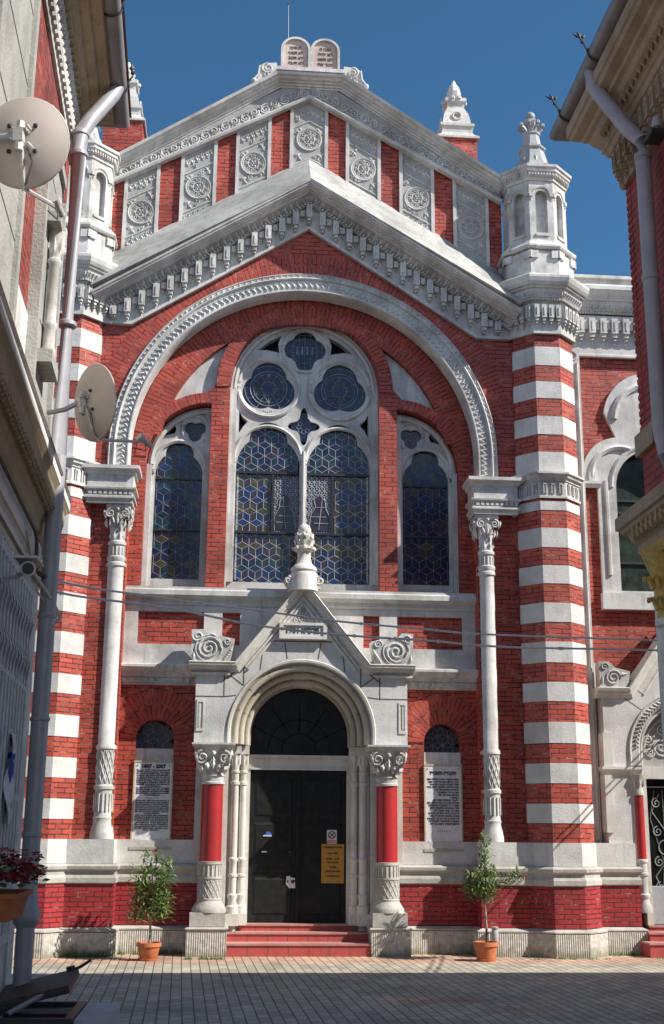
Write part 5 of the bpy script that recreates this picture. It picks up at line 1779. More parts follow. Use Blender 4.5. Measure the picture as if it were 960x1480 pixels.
ws2 = BL(mb, "window_surround", ['side_stone', 'joint'])
mb = MB()
mb.lathe([(.055, 5.10), (.055, 5.18), (.045, 5.20), (.045, 5.34), (.056, 5.36), (.056, 5.39), (.042, 5.41), (.042, 5.86), (.055, 5.88), (.055, 5.91), (.042, 5.93), (.06, 6.05), (.08, 6.14)], .10, -2.4, 14)
for k in range(8):
    a = 2 * pi * k / 8
    o_leaf(mb, frame((.10 + .045 * cos(a), -2.4 + .045 * sin(a), 6.02), (-sin(a), cos(a), 0), (.2 * cos(a), .2 * sin(a), 1)), 0, 0, .2, .05, pi / 2, .03)
BL(mb, "colonnette", 'white_old', ws2, True)
# frieze with flower studs, boxed brown eaves
mb = MB()
mb.sweep(lp(0), [(-.1, 0), (.03, 0), (.035, .05), (.05, .06), (.05, .16), (.035, .17), (.035, .42), (-.1, .42)], base=7.50)
for q in range(70):
    s_ = SE - .08 - q * .105
    M_ = LF(s_, 7.61, .05)
    o_box(mb, M_, -.03, .03, -.045, .045, .02); o_rosette(mb, M_, 0, .0, .045, 5, .02)
    o_leaf(mb, LF(s_ + .05, 7.76, .036), 0, 0, .16, .05, pi / 2, .03)
    o_corbel(mb, LF(s_, 7.93, .036), .05, .16, .04)
BL(mb, "frieze", 'white_old')
mb = MB()
prof = [(-.1, 0), (.06, 0), (.07, .03), (.11, .04), (.11, .07), (.16, .10), (.17, .14), (.24, .16), (.25, .20), (.34, .22), (.35, .27), (.42, .28), (.42, .36), (-.1, .45)]
mb.sweep(lp(0), prof, base=7.92)
for q in range(70):
    s_ = SE + .02 - q * .11
    o_spiral(mb, frame((.145, s_, 8.03), (0, 1, 0), (.5, 0, .5)), 0, 0, .032, 1.3, 1, 0, .008)
    mb.box(.08, .11, s_ - .02, s_ + .02, 7.935, 7.958)
BL(mb, "eaves", 'soffit')
mb = MB()
mb.sweep([(.40, -16), (.40, SE + .42), (-6, SE + .42)], [(.085 * cos(t), .085 * sin(t)) for t in [2 * pi * i / 10 for i in range(10)]], base=8.26)
gut = BL(mb, "gutter", 'zinc_dark', None, True)
for s_ in (-1.25, -2.35, -3.5):
    mb = MB()
    mb.tube([(.40 + .095 * cos(t), s_, 8.26 + .095 * sin(t)) for t in [radians(-200 + 220 * i / 12) for i in range(13)]], .010, 5)
    mb.tube([(.49, s_, 8.29), (.53, s_, 8.36), (.52, s_, 8.44)], .010, 5); mb.ball((.53, s_, 8.40), .022, 0, 6); o_leaf(mb, frame((.52, s_, 8.45), (1, 0, 0)), 0, 0, .09, .05, pi / 2, .012)
    BL(mb, "gutter_bracket", 'iron', gut)
mb = MB()
mb.tube([(.40, -1.30, 8.20), (.37, -1.33, 8.10), (.20, -1.46, 7.75), (.13, -1.50, 7.58), (.125, -1.50, 7.4), (.125, -1.50, 4.62)], .067, 14)
for z in (7.55, 7.35, 5.75): 
    mb.lathe([(.069, z), (.079, z + .01), (.079, z + .04), (.069, z + .05)], .125, -1.50, 14)
mb.tube([(.125, -1.50, 4.62), (.125, -1.50, 4.1), (.125, -1.50, 3.95), (.125, -1.50, .06)], .067, 14)
for z in (3.28, 2.48, 1.62):
    mb.lathe([(.069, z), (.077, z + .01), (.077, z + .03), (.069, z + .04)], .125, -1.50, 14)
mb.lathe([(.07, .98), (.09, 1.0), (.10, 1.03), (.10, 1.10), (.078, 1.13), (.078, 1.2), (.07, 1.22)], .125, -1.50, 14)
BL(mb, "downpipe", 'zinc', None, True)
mb = MB(); mb.slab([[(.5, 8.33), (-12, 8.33), (-6, 11.0)]], frame((0, SE + .5, 0), (1, 0, 0), (0, 0, 1)) , -16)
BL(mb, "roof", 'roof')

# ------------------------------------------------------------------ right neighbour
RX, RY = 2.687, -7.20
rn = tag(empty("brick_building", (RX, RY, 0)), "dark red brick building at right under ochre eaves with long grey downpipe", "building")
def BR(mb, name, mats, parent=None, smooth=False):
    o = mb.build(name, mats, None, smooth)
    o.parent = rn if parent is None else parent
    off = rn.location.copy()
    o.location = -off if parent is None else (0, 0, 0)
    return o
mb = MB(); mb.box(RX, RX + 19, RY - 13, RY, 4.4, 8.0)
BR(mb, "upper_wall", 'brick_right')
mb = MB(); mb.box(RX + .02, RX + 19, RY - 13, RY - .02, 0, 4.395)
BR(mb, "lower_wall", 'side_wall')
mb = MB(); mb.box(RX + 5.2, RX + 22, RY - 13, RY + .3, 8.0, 10.0); mb.box(RX + 19.01, RX + 22, RY - 13, RY + .3, 0, 7.99)
BR(mb, "unseen_shadow_wing", 'brick_right')  # unseen wing, added and sized to cast the courtyard shadow edge
# toothed brick edge and a pale quoin
mb = MB()
for q in range(34):
    mb.box(RX - .007, RX + .12, RY - .12, RY + .008, 5.25 + q * .078, 5.25 + q * .078 + .045)
BR(mb, "quoin_brick", 'brick_right')
mb = MB(); mb.box(RX - .05, RX + .5, RY - .42, RY + .05, 5.02, 5.22); mb.box(RX - .03, RX + .1, RY - 1.9, RY - 1.12, 5.75, 6.5); mb.box(RX - .05, RX + .3, RY - 6, RY - 1.05, 5.22, 5.34)
mb.box(RX - .06, RX + .2, RY - 2.4, RY - 1.22, 5.05, 7.6)
BR(mb, "stone_trim", 'soffit_right')
rp_ = lambda o: [(RX + 18, RY + o), (RX - o, RY + o), (RX - o, RY - 13)]
mb = MB()
mb.sweep(rp_(0), [(-.1, 0), (.04, 0), (.05, .03), (.06, .34), (.10, .36), (.10, .39), (.13, .40), (.15, .45), (.17, .46), (.17, .50), (.25, .60), (.27, .64), (.31, .66), (.32, .70), (.40, .73), (.42, .77), (.44, .78), (.44, .90), (-.1, .95)], base=7.75)
def right_frames(step, z, o, count):
    for q in range(count):
        yield frame((RX - o, RY - .05 - q * step, z), (0, -1, 0))
    for q in range(count):
        yield frame((RX + .05 + q * step, RY + o, z), (-1, 0, 0))
for Mf in right_frames(.155, 8.10, .06, 26):
    o_corbel(mb, Mf, .07, .34, .075)
    o_leaf(mb, Mf, .078, -.12, .14, .05, pi / 2, .03)
for Mf in right_frames(.05, 8.225, .15, 70):
    mb.ball((0, 0, 0), .02, 0, 6, Mf)
for Mf in right_frames(.105, 8.30, .215, 36):
    o_leaf(mb, Mf, 0, .0, .15, .06, pi / 2 + .4, .05); o_leaf(mb, Mf, .04, .0, .13, .04, pi / 2 - .5, .05)
    o_spiral(mb, Mf, -.02, .02, .025, 1, 1, 0, .008)
BR(mb, "eaves", 'soffit_right')
mb = MB()
GO, GH = .43, 8.78
gp = [(RX + 18, RY + .70), (RX - GO, RY + .70), (RX - GO, RY - 13)]
mb.sweep(gp, [(.09 * cos(t), .09 * sin(t)) for t in [2 * pi * i / 12 for i in range(12)]], base=GH)
gut2 = BR(mb, "gutter", 'zinc_dark', None, True)
for yy in (.35, -.65, -1.75):
    mb = MB()
    cx = RX - GO
    mb.tube([(cx + .10 * cos(t), RY + yy, GH + .10 * sin(t)) for t in [radians(-20 + 225 * i / 12 - 180) for i in range(13)]], .011, 5)
    mb.tube([(cx - .1, RY + yy, GH + .02), (cx - .13, RY + yy, GH + .08), (cx - .16, RY + yy, GH + .14)], .011, 5)
    Mq = frame((cx - .155, RY + yy, GH + .13), (1, 0, 0), (-.4, 0, 1))
    for a in (0, .9, -.9): o_leaf(mb, Mq, .04 * math.sin(a) , .05 * cos(a), .10, .035, pi / 2 - a, .012)
    mb.ball((cx - .145, RY + yy, GH + .10), .02, 0, 6)
    BR(mb, "gutter_bracket", 'iron', gut2)
mb = MB()
px, py = RX - .13, RY - .84
mb.tube([(RX - GO, RY - .44, GH - .07), (RX - GO, RY - .45, GH - .22), (RX - GO + .05, RY - .50, GH - .36), (RX - .22, RY - .74, 7.92), (px, py, 7.74), (px, py, 7.58), (px, py, 5.0)], .069, 14)
for z in (7.55, 6.36):
    mb.lathe([(.071, z), (.08, z + .01), (.08, z + .045), (.071, z + .055)], px, py, 14)
mb.tube([(px, py, 5.0), (px + .02, py - .05, 4.75), (px + .02, py - .05, 4.4)], .069, 14)
BR(mb, "downpipe", 'zinc', None, True)
# ground floor cornice on a gilded capital
mb = MB()
mb.sweep([(RX + 5, RY + .0), (RX - .0, RY + .0), (RX - .0, RY - 13)], [(-.1, 0), (.02, 0), (.05, .05), (.07, .08), (.07, .14), (.11, .18), (.13, .24), (.18, .27), (.19, .30), (.22, .31), (.22, .42), (.20, .44), (-.1, .50)], base=4.05, mats=[1, 1, 1, 0, 0, 0, 0, 0, 0] + [0] * 4)
for Mf in right_frames(.12, 4.27, .125, 30):
    o_leaf(mb, Mf, 0, 0, .14, .08, pi / 2, .06, 1); o_box(mb, Mf, .035, .075, -.06, .05, .05, 0)
BR(mb, "ground_floor_cornice", ['soffit_right', 'gold'])
mb = MB()
sx, sy = RX + .07, RY - .22
mb.lathe([(.10, 3.48), (.10, 3.52), (.09, 3.54), (.10, 3.70), (.13, 3.86), (.20, 4.04)], sx, sy, 14)
for k in range(10):
    a = 2 * pi * k / 10
    for z, r, L in ((3.60, .13, .16), (3.78, .16, .18)):
        n_ = Vector((cos(a), sin(a), 0))
        mb.tube([(sx + n_.x * (r - .04), sy + n_.y * (r - .04), z - .03), (sx + n_.x * r, sy + n_.y * r, z + .06), (sx + n_.x * (r + .05), sy + n_.y * (r + .05), z + .05)], .026, 5, 0, r1=.018)
BR(mb, "gilded_capital", 'gold', None, True)
mb = MB(); mb.lathe([(.16, 0), (.16, .4), (.115, .5), (.095, 2.9), (.09, 3.40), (.12, 3.42), (.12, 3.48)], sx, sy, 16)
BR(mb, "porch_column", 'side_wall', None, True)
mb = MB()
mb.add([(RX - .48, RY + .74, 8.84), (RX + 18, RY + .74, 8.84), (RX + 18, RY - 13, 8.84), (RX - .48, RY - 13, 8.84), (RX + 5, RY - 6, 9.9), (RX + 14, RY - 6, 9.9)],
       [(0, 1, 5, 4), (1, 2, 5), (2, 3, 4, 5), (3, 0, 4), (0, 3, 2, 1)])
BR(mb, "roof", 'roof')
# small floodlight under the right eaves
fl_ = tag(empty("floodlight", (RX - .10, RY - 1.22, 7.62)), "small black floodlight on bracket under the ochre eaves at right", "floodlight")
mb = MB(); mb.box(-.12, .02, -.10, .10, -.09, -.05); mb.box(-.11, .01, -.09, .09, -.10, -.09)
o = mb.build("lamp_head", 'iron', fl_)
mb = MB(); mb.tube([(.10, 0, .10), (-.03, 0, .06), (-.05, 0, -.05)], .014, 5)
mb.build("bracket", 'zinc', fl_)
mb = MB(); mb.lathe([(.04, .02), (.05, .06), (.03, .12)], -.03, .0, 8); mb.build("lamp_socket", 'zinc', fl_, True)
# ------------------------------------------------------------------ satellite dishes on the left building
def dish(loc, facing, w, h, label, mount, lnb, cable=True):
    t = tag(empty("satellite_dish", loc), label, "satellite dish", "satellite dishes on the left building")
    n = Vector(facing).normalized()
    up = Vector((0, 0, 1)); u = up.cross(n).normalized(); v = n.cross(u)
    F_ = Matrix((u, v, n)).transposed().to_4x4()
    mb = MB()
    rings, seg = 7, 40
    P = []
    for side, dz in ((0, 0.0), (1, -.012)):
        for i in range(rings + 1):
            r = i / rings
            for k in range(seg):
                a = 2 * pi * k / seg
                P.append((w / 2 * r * cos(a), h / 2 * r * sin(a), -.11 * h * (1 - r * r) + dz))
    f = []
    for side in (0, 1):
        o = side * (rings + 1) * seg
        for i in range(rings):
            for k in range(seg):
                f.append((o + i * seg + k, o + i * seg + (k + 1) % seg, o + (i + 1) * seg + (k + 1) % seg, o + (i + 1) * seg + k))
    o1 = rings * seg; o2 = o1 + (rings + 1) * seg
    for k in range(seg):
        f.append((o1 + k, o1 + (k + 1) % seg, o2 + (k + 1) % seg, o2 + k))
    mb.add(P, f, 0, None, F_)
    mb.tube([F_ @ Vector((w / 2 * cos(2 * pi * k / seg), h / 2 * sin(2 * pi * k / seg), -.004)) for k in range(seg)], .007, 5, 0, None, True)
    mb.build("reflector", 'dish', t, True)
    back = F_ @ Vector((0, 0, -.11 * h))
    mb = MB()
    for du in (-.07, .07):
        for dv in (-.07, .07):
            mb.tube([F_ @ Vector((du * .4, dv * .4, -.11 * h - .02)), F_ @ Vector((du, dv, -.11 * h + .01))], .012, 5)
            mb.ball(F_ @ Vector((du, dv, -.11 * h - .012)), .014, 1, 6)
    mb.box(-.022, .03, -.035, .035, -.03, .02, 0, Matrix.Translation(back - n * .05) @ F_.to_3x3().to_4x4())
    for q in range(5):
        mb.tube([back - n * .03 + u * (.025 * (q - 2)) + v * .04, back - n * .075 + u * (.02 * (q - 2)) + v * (.05 - .02 * q)], .008, 5)
    mb.tube([back - n * .05 + Vector((0, 0, -.09)), back - n * .05 + Vector((0, 0, .08))], .022, 8)
    mb.build("mount_bracket", ['pale_metal', 'iron'], t, True)
    mb = MB()
    mb.tube([back - n * .06, (back - n * .06).lerp(Vector(mount), .5) + Vector((0, 0, -.02)), Vector(mount)], .019, 8)
    mb.build("wall_arm", 'zinc', t, True)
    foot = F_ @ Vector((0, -h / 2, 0))
    tip = Vector(lnb)
    mb = MB()
    mb.tube([back - n * .03, F_ @ Vector((0, -h * .3, -.075 * h - .02)), foot + Vector((0, 0, -.012))], .014, 6)
    mb.tube([foot, tip], .012, 6)
    if cable:
        mb.tube([back, F_ @ Vector((-.06, -h * .25, -.10 * h - .02)), F_ @ Vector((-.03, -h * .42, -.06 * h - .02)), foot], .005, 5, 1)
    mb.build("feed_arm", ['pale_metal', 'cable'], t, True)
    mb = MB()
    d = (F_ @ Vector((0, .02, -.02)) - tip).normalized()
    mb.tube([tip - d * .05, tip + d * .03], .022, 10); mb.tube([tip + d * .03, tip + d * .075], .034, 12)
    mb.tube([tip, tip + Vector((0, 0, -.07)), foot + (tip - foot) * .7 + Vector((0, 0, -.05))], .005, 5, 1)
    mb.build("receiver_head", ['pale_metal', 'cable'], t, True)
    return t
def R_(*v): return Vector(v)
c1 = Vector((-2.185, -11.60, 5.24))
dish(c1, (.12, .97, .16), .47, .50, "large round grey satellite dish seen from behind, upper one on the left building", R_(-.26, -.06, .0), R_(.13, .40, -.16))
c2 = Vector((-2.067, -8.887, 4.749))
dish(c2, (.80, .56, .18), .60, .57, "narrow turned grey satellite dish seen from behind, lower one in front of the striped pier", R_(-.36, .12, -.05), R_(.36, .32, -.19))

# ------------------------------------------------------------------ security camera
sc_ = tag(empty("security_camera", (-2.29, -10.02, 3.24), 0), "small white security camera beside the grey downpipe", "camera")
mb = MB(); mb.tube([(0, .10, .03), (.03, -.10, -.02)], .048, 12); mb.box(-.05, .09, -.16, .12, .035, .05, 0)
mb.build("housing", 'pale_metal', sc_, True)
mb = MB(); mb.tube([(.03, -.101, -.02), (.032, -.11, -.022)], .036, 12); mb.build("lens", 'iron', sc_, True)
mb = MB(); mb.tube([(0, .05, 0), (-.08, .09, -.04), (-.21, .1, -.03)], .016, 6); mb.build("bracket", 'pale_metal', sc_, True)

# ------------------------------------------------------------------ overhead cables
def cable(pts, label, r):
    P = [Vector(p) for p in pts]
    out = []
    for i in range(len(P) - 1):
        a = P[max(i - 1, 0)]; b = P[i]; c = P[i + 1]; d = P[min(i + 2, len(P) - 1)]
        for k in range(8):
            t = k / 8
            out.append(.5 * ((2 * b) + (c - a) * t + (2 * a - 5 * b + 4 * c - d) * t * t + (3 * b - a - 3 * c + d) * t ** 3))
    out.append(P[-1])
    mb = MB(); mb.tube(out, r, 6, 0)
    for i in range(4, len(out) - 4, 5):
        mb.tube([out[i], out[i].lerp(out[i + 1], .25)], r * 1.6, 6, 0)
    o = mb.build("overhead_cable", ['cable_light'], None, True)
    tag(o, label, "cable", "overhead cables across the courtyard")
cable([(-2.52, -7.75, 3.98), (-2.69, -6.415, 3.914), (-1.636, -6.178, 3.791), (-.772, -6.004, 3.729), (-.149, -5.881, 3.677), (.306, -5.798, 3.653), (.941, -5.688, 3.63), (1.555, -5.586, 3.611), (3.436, -5.312, 3.629), (4.9, -4.6, 3.70), (6.2, .2, 3.9)],
      "upper of the two thin cables spanning the courtyard before the gable", .0105)
cable([(-2.52, -7.75, 3.88), (-2.687, -6.388, 3.81), (-1.634, -6.156, 3.709), (-.888, -5.991, 3.602), (-.337, -5.883, 3.557), (.254, -5.776, 3.533), (.944, -5.66, 3.524), (1.741, -5.528, 3.497), (3.401, -5.292, 3.53), (4.9, -4.6, 3.6), (6.2, .2, 3.8)],
      "lower of the two thin cables spanning the courtyard before the gable", .0115)

# ------------------------------------------------------------------ memorial plaques
ROM = ["În anul 1807 a fost recunoscută", "oficial obștea evreilor din cetate,", "în urma aprobării date de sfatul", "orașului. De atunci comunitatea a", "crescut, ridicând școli și case de", "rugăciune, iar membrii ei au luat", "parte la viața economică și", "culturală a orașului, alături de", "ceilalți locuitori, în pace și", "bună înțelegere.", "La 200 de ani de la acest moment", "aducem omagiu celor care au clădit", "și au păstrat credința și tradiția", "înaintașilor noștri pe aceste", "meleaguri."]
ENG = ["In the year 1807 the community of", "the Jews in this town was founded", "by the consent of the council. Ever", "since then it has grown, building", "schools and houses of prayer, and", "its members have taken part in the", "life of the town together with all", "the other inhabitants.", "After two hundred years we honour", "those who built and kept the faith", "and the tradition of our forebears", "in these places, and remember all", "who were lost in the dark years.", "May their memory be a blessing to", "the generations still to come and", "let this stone bear witness here", "for ever."]
HEB = ["בשנת התקס״ז הוכרה קהילת יהודי", "העיר ברשות מועצת העיר ומאז", "גדלה הקהילה ובנתה בתי ספר", "ובתי תפילה ולקחה חלק בחיי", "הכלכלה והתרבות של העיר", "יחד עם כל התושבים", "בשלום ובאחווה של", "אמת", "לאחר מאתיים שנה אנו", "זוכרים את כל אלה אשר בנו", "ושמרו על האמונה והמסורת", "של אבותינו במקום הזה", "ואת כל אשר אבדו לנו", "יהי זכרם ברוך לדורות הבאים", "ותהא האבן הזאת לעדה", "לעולם ועד בעיר הזאת", "בשנת מאתיים לקהילה", "הקדושה תנצב״ה"]
for s_ in (-1, 1):
    x = s_ * 2.05
    t = tag(empty("memorial_plaque", (x, -.01, 1.44)), "grey memorial plaque headed 1807 - 2007, left of the portal" if s_ < 0 else "grey memorial plaque in Hebrew lettering, right of the portal", "plaque")
    def lift(mb): 
        mb.v = [(p[0] - x, p[1] + .01, p[2] - 1.44) for p in mb.v]; return mb
    mb = MB(); mb.box(x - .255, x + .255, -.028, .04, 1.47, 2.60)
    lift(mb).build("slab", 'plaque', t)
    mb = MB(); mb.box(x - .275, x - .256, -.032, .04, 1.46, 2.60); mb.box(x + .256, x + .275, -.032, .04, 1.46, 2.60); mb.box(x - .275, x + .275, -.034, .04, 2.602, 2.625); mb.box(x - .285, x + .285, -.05, .04, 1.42, 1.459, 1)
    lift(mb).build("edge_strip", ['brass_edge', 'base_stone'], t)
    mb = MB()
    Mf = frame((x, -.0285, 0))
    if s_ < 0:
        put_text(mb, Mf, "1807 - 2007", .070, 0, 2.545, .001, maxw=.33, bold=.004)
        for i, tx in enumerate(ROM):
            put_text(mb, Mf, tx, .026, 0, 2.495 - i * .0242, .001, maxw=.46 if i not in (9, 14) else .22, bold=.0012)
        put_text(mb, Mf, "~~~~~~~", .03, 0, 2.115, .001, maxw=.2, bold=.001)
        for i, tx in enumerate(ENG):
            put_text(mb, Mf, tx, .026, 0, 2.08 - i * .0248, .001, maxw=.46 if i not in (7, 16) else .22, bold=.0012)
    else:
        put_text(mb, Mf, "תקס״ז-תשס״ז", .075, 0, 2.50, .001, maxw=.38, rtl=True, bold=.003)
        for i, tx in enumerate(HEB):
            wd_ = .46 - (.10 if i in (4, 8, 12) else .16 if i in (5, 6) else .34 if i == 7 else .02 * (i % 3))
            put_text(mb, Mf, tx, .034, .225 - wd_ / 2 if i not in (8,) else .03, 2.415 - i * .0362, .001, maxw=wd_, rtl=True, bold=.0018)
        put_text(mb, Mf, "••••••", .05, 0, 1.70, .001, maxw=.18)
    lift(mb).build("lettering", 'ink', t)
    mb = MB()
    for dx in (-.225, .225):
        for z in (1.56, 2.56):
            mb.ball((x + dx, -.030, z), .009, 0, 6)
    lift(mb).build("fixing_stud", 'iron', t)

# ------------------------------------------------------------------ things stuck on the door
DF = DY + .005
nt = tag(empty("notice", (.50, DF, 1.245)), "yellow paper notice taped to the dark door", "notice")
mb = MB(); mb.box(-.16, .16, -.004, 0, -.265, .265); mb.build("sheet", 'yellow_paper', nt)
mb = MB()
for i, (w_, z) in enumerate(((.26, .22), (.14, .14), (.18, .065), (.16, .015), (.10, -.05), (.22, -.105), (.2, -.17))):
    put_text(mb, frame((0, -.005, z)), ["PROGRAM DE VIZITARE", "LUNI - VINERI", "10.00 - 13.00", "VISITING HOURS", "CLOSED", "SATURDAY AND HOLIDAYS", "VA RUGAM SUNATI"][i], .034, 0, 0, .0005, maxw=w_, bold=.001)
mb.build("lettering", 'ink', nt)
nt = tag(empty("prohibition_sign", (.485, DF, 1.61)), "white prohibition sign with crossed circle above the yellow notice", "sign")
mb = MB(); mb.box(-.07, .07, -.005, 0, -.095, .095); mb.build("sheet", 'white_paper', nt)
mb = MB(); o_ring(mb, frame((0, -.006, .025)), 0, 0, .048, .007, 24, 0, 0)
for s_ in (-1, 1):
    mb.tube([(-.03 * s_, -.006, -.005), (.03 * s_, -.006, .055)], .006, 4)
mb.build("crossed_circle", 'ink', nt)
mb = MB(); mb.box(-.066, .066, -.0065, -.005, -.088, -.042); mb.build("red_band", 'pink_print', nt)
st = MB(); st.add([(-.06, 0, -.03), (.06, 0, -.03), (.06, 0, .005), (.03, 0, .035), (-.01, 0, .035), (-.03, 0, .0), (-.06, 0, -.01)], [(0, 1, 2, 3, 4, 5, 6)]); st.box(-.06, .06, -.004, -.001, -.03, -.016, 1)
o = st.build("sticker", ['blue_print', 'white_paper'], None, False, (-.43, DF - .003, 1.64)); tag(o, "small blue and white sticker high on the door's left leaf", "sticker")
st = MB(); st.box(-.035, .035, -.004, 0, -.010, .010); o = st.build("letter_slot", 'white_paper', None, False, (-.47, DF - .001, 1.40)); tag(o, "small white label strip below the blue sticker on the door", "label")
st = MB()
st.add([(-.065, -.002, -.02), (-.01, -.002, -.085), (-.005, -.004, .09), (-.06, -.003, .085)], [(0, 1, 2, 3)])
st.add([(-.012, -.005, -.07), (.065, -.004, -.075), (.06, -.006, .06), (.0, -.006, .075)], [(0, 1, 2, 3)])
o_spiral(st, frame((.03, -.008, .01)), 0, 0, .028, 1.3, 1, 0, .008, 1)
st.box(-.05, -.03, -.006, -.004, .0, .03, 1)
o = st.build("torn_poster", ['white_paper', 'ink'], None, False, (-.09, DF - .002, .985)); tag(o, "torn white paper scrap low on the dark door", "paper")

# ------------------------------------------------------------------ potted oleanders
def oleander(loc, label, seed, crowns, trunk, flowers, n_leaf, pot_r=.15, pot_h=.22):
    rn_ = random.Random(seed)
    t = tag(empty("potted_oleander", loc), label, "potted plant", "oleanders in clay pots by the portal")
    mb = MB()
    mb.lathe([(pot_r * .66, 0), (pot_r * .70, .005), (pot_r * .95, pot_h * .78), (pot_r * 1.06, pot_h * .79), (pot_r * 1.06, pot_h), (pot_r * .94, pot_h), (pot_r * .9, pot_h * .85)], 0, 0, 28)
    mb.lathe([(pot_r * .8, 0), (pot_r * .86, .03), (pot_r * .8, .032), (pot_r * .76, .01)], 0, 0, 24)
    mb.build("pot", 'terracotta', t, True)
    mb = MB(); mb.lathe([(.01, pot_h * .86), (pot_r * .9, pot_h * .86), (pot_r * .5, pot_h * .9), (.01, pot_h * .91)], 0, 0, 16); mb.build("soil", 'soil', t)
    st = MB(); lf = MB()
    st.tube(trunk, .019, 8, 0, r1=.014)
    top = Vector(trunk[-1])
    for (cx, cy, cz, rx, rz, cnt) in crowns:
        tip = Vector((cx, cy, cz + rz * .5))
        midp = top.lerp(tip, .5) + Vector((rn_.uniform(-.03, .03), rn_.uniform(-.03, .03), 0))
        st.tube([top - Vector((0, 0, .03)), midp, tip], .010, 6, 0, r1=.004)
        for k in range(cnt):
            # leaves set in loose whorls along upright shoots
            a = rn_.uniform(0, 2 * pi); rr = sqrt(rn_.random())
            b = Vector((cx + rx * .55 * rr * cos(a), cy + rx * .55 * rr * sin(a), cz + rz * rn_.uniform(-.9, .8)))
            da = rn_.uniform(0, 2 * pi)
            el = rn_.uniform(-.35, 1.15)
            d = Vector((cos(da) * cos(el), sin(da) * cos(el), sin(el)))
            L = rn_.uniform(.09, .165); W = L * rn_.uniform(.075, .11)
            side = d.cross(Vector((0, 0, 1))).normalized() if abs(d.z) < .98 else Vector((1, 0, 0))
            nrm = side.cross(d)
            sag = Vector((0, 0, -L * rn_.uniform(.05, .25)))
            p0 = b; p1 = b + d * L * .5 ; p2 = b + d * L + sag
            mt = 1 if rn_.random() < .35 + .5 * (b.z > cz + rz * .3) else 0
            lf.add([p0, p1 + side * W - nrm * W * .3, p1, p1 - side * W - nrm * W * .3, p2], [(0, 1, 2), (0, 2, 3), (1, 4, 2), (2, 4, 3)], mt)
    st.build("stem", 'bark', t, True)
    lf.build("foliage", ['leaf', 'leaf_light'], t)
    fw = MB()
    for f_ in flowers:
        for k in range(4):
            c = Vector(f_) + Vector((rn_.uniform(-.03, .03), rn_.uniform(-.03, .03), rn_.uniform(-.02, .03)))
            for q in range(5):
                a = 2 * pi * q / 5
                fw.add([c, c + Vector((.022 * cos(a), -.01, .022 * sin(a))), c + Vector((.022 * cos(a + .9), -.012, .022 * sin(a + .9)))], [(0, 1, 2)])
    fw.build("flower", 'petal_pink', t)
oleander((-1.955, -.95, GZ), "bushy oleander in clay pot left of the portal", 4,
         [(0, 0, .74, .40, .30, 520), (-.13, .02, .92, .26, .25, 210), (.13, -.02, .94, .24, .24, 200), (-.02, 0, 1.17, .18, .2, 130), (.20, 0, 1.12, .13, .18, 80), (-.14, 0, .62, .26, .16, 130), (.15, 0, .62, .22, .14, 110)],
         [(0, 0, .15), (.01, 0, .35), (.0, 0, .55)], [(0.03, -.03, 1.36)], 0)
oleander((2.41, -1.02, GZ), "lanky oleander in clay pot right of the portal, one branch reaching sideways", 9,
         [(-.03, 0, .92, .36, .20, 420), (-.17, .0, .98, .24, .18, 150), (.05, 0, 1.02, .22, .2, 140), (.0, 0, 1.25, .15, .20, 110), (.02, 0, 1.46, .09, .17, 60), (.27, 0, 1.0, .14, .08, 70), (.43, 0, 1.05, .11, .07, 50)],
         [(0, 0, .15), (.012, 0, .4), (-.005, 0, .72)], [(.53, -.02, 1.04)], 0, .155, .24)

# flower basket on the window bars
fb = tag(empty("flower_basket", (-2.25, -10.35, 1.22)), "clay window box of dark red flowers hung on the window bars", "flower box")
mb = MB()
v = [(-.14, -.26, -.02), (.10, -.26, -.02), (.10, .24, -.02), (-.14, .24, -.02), (-.15, -.30, .11), (.13, -.30, .11), (.13, .26, .11), (-.15, .26, .11)]
mb.add(v, [(0, 3, 2, 1), (0, 1, 5, 4), (1, 2, 6, 5), (2, 3, 7, 6), (3, 0, 4, 7)]); mb.box(-.16, .145, -.315, .275, .10, .125)
mb.build("planter", 'terracotta', fb)
rf = random.Random(12)
pm = MB(); lm = MB()
for k in range(240):
    c = Vector((rf.uniform(-.17, .20), rf.uniform(-.38, .34), .19 + abs(rf.gauss(0, .07))))
    for q in range(5):
        a = 2 * pi * q / 5 + k
        r = .034
        d1 = Vector((cos(a) * r, sin(a) * r, rf.uniform(-.01, .015))); d2 = Vector((cos(a + .9) * r, sin(a + .9) * r, rf.uniform(-.01, .015)))
        pm.add([c, c + d1, c + d2], [(0, 1, 2)])
    if k % 2:
        c = c + Vector((rf.uniform(-.04, .04), rf.uniform(-.04, .04), -.03))
        a = rf.uniform(0, 6.28)
        lm.add([c, c + Vector((.03 * cos(a), .03 * sin(a), .01)), c + Vector((.05 * cos(a + .5), .05 * sin(a + .5), .0)), c + Vector((.02 * cos(a + 1), .02 * sin(a + 1), -.01))], [(0, 1, 2, 3)])
pm.build("blossom_mass", 'petal_red', fb); lm.build("foliage", 'leaf', fb)

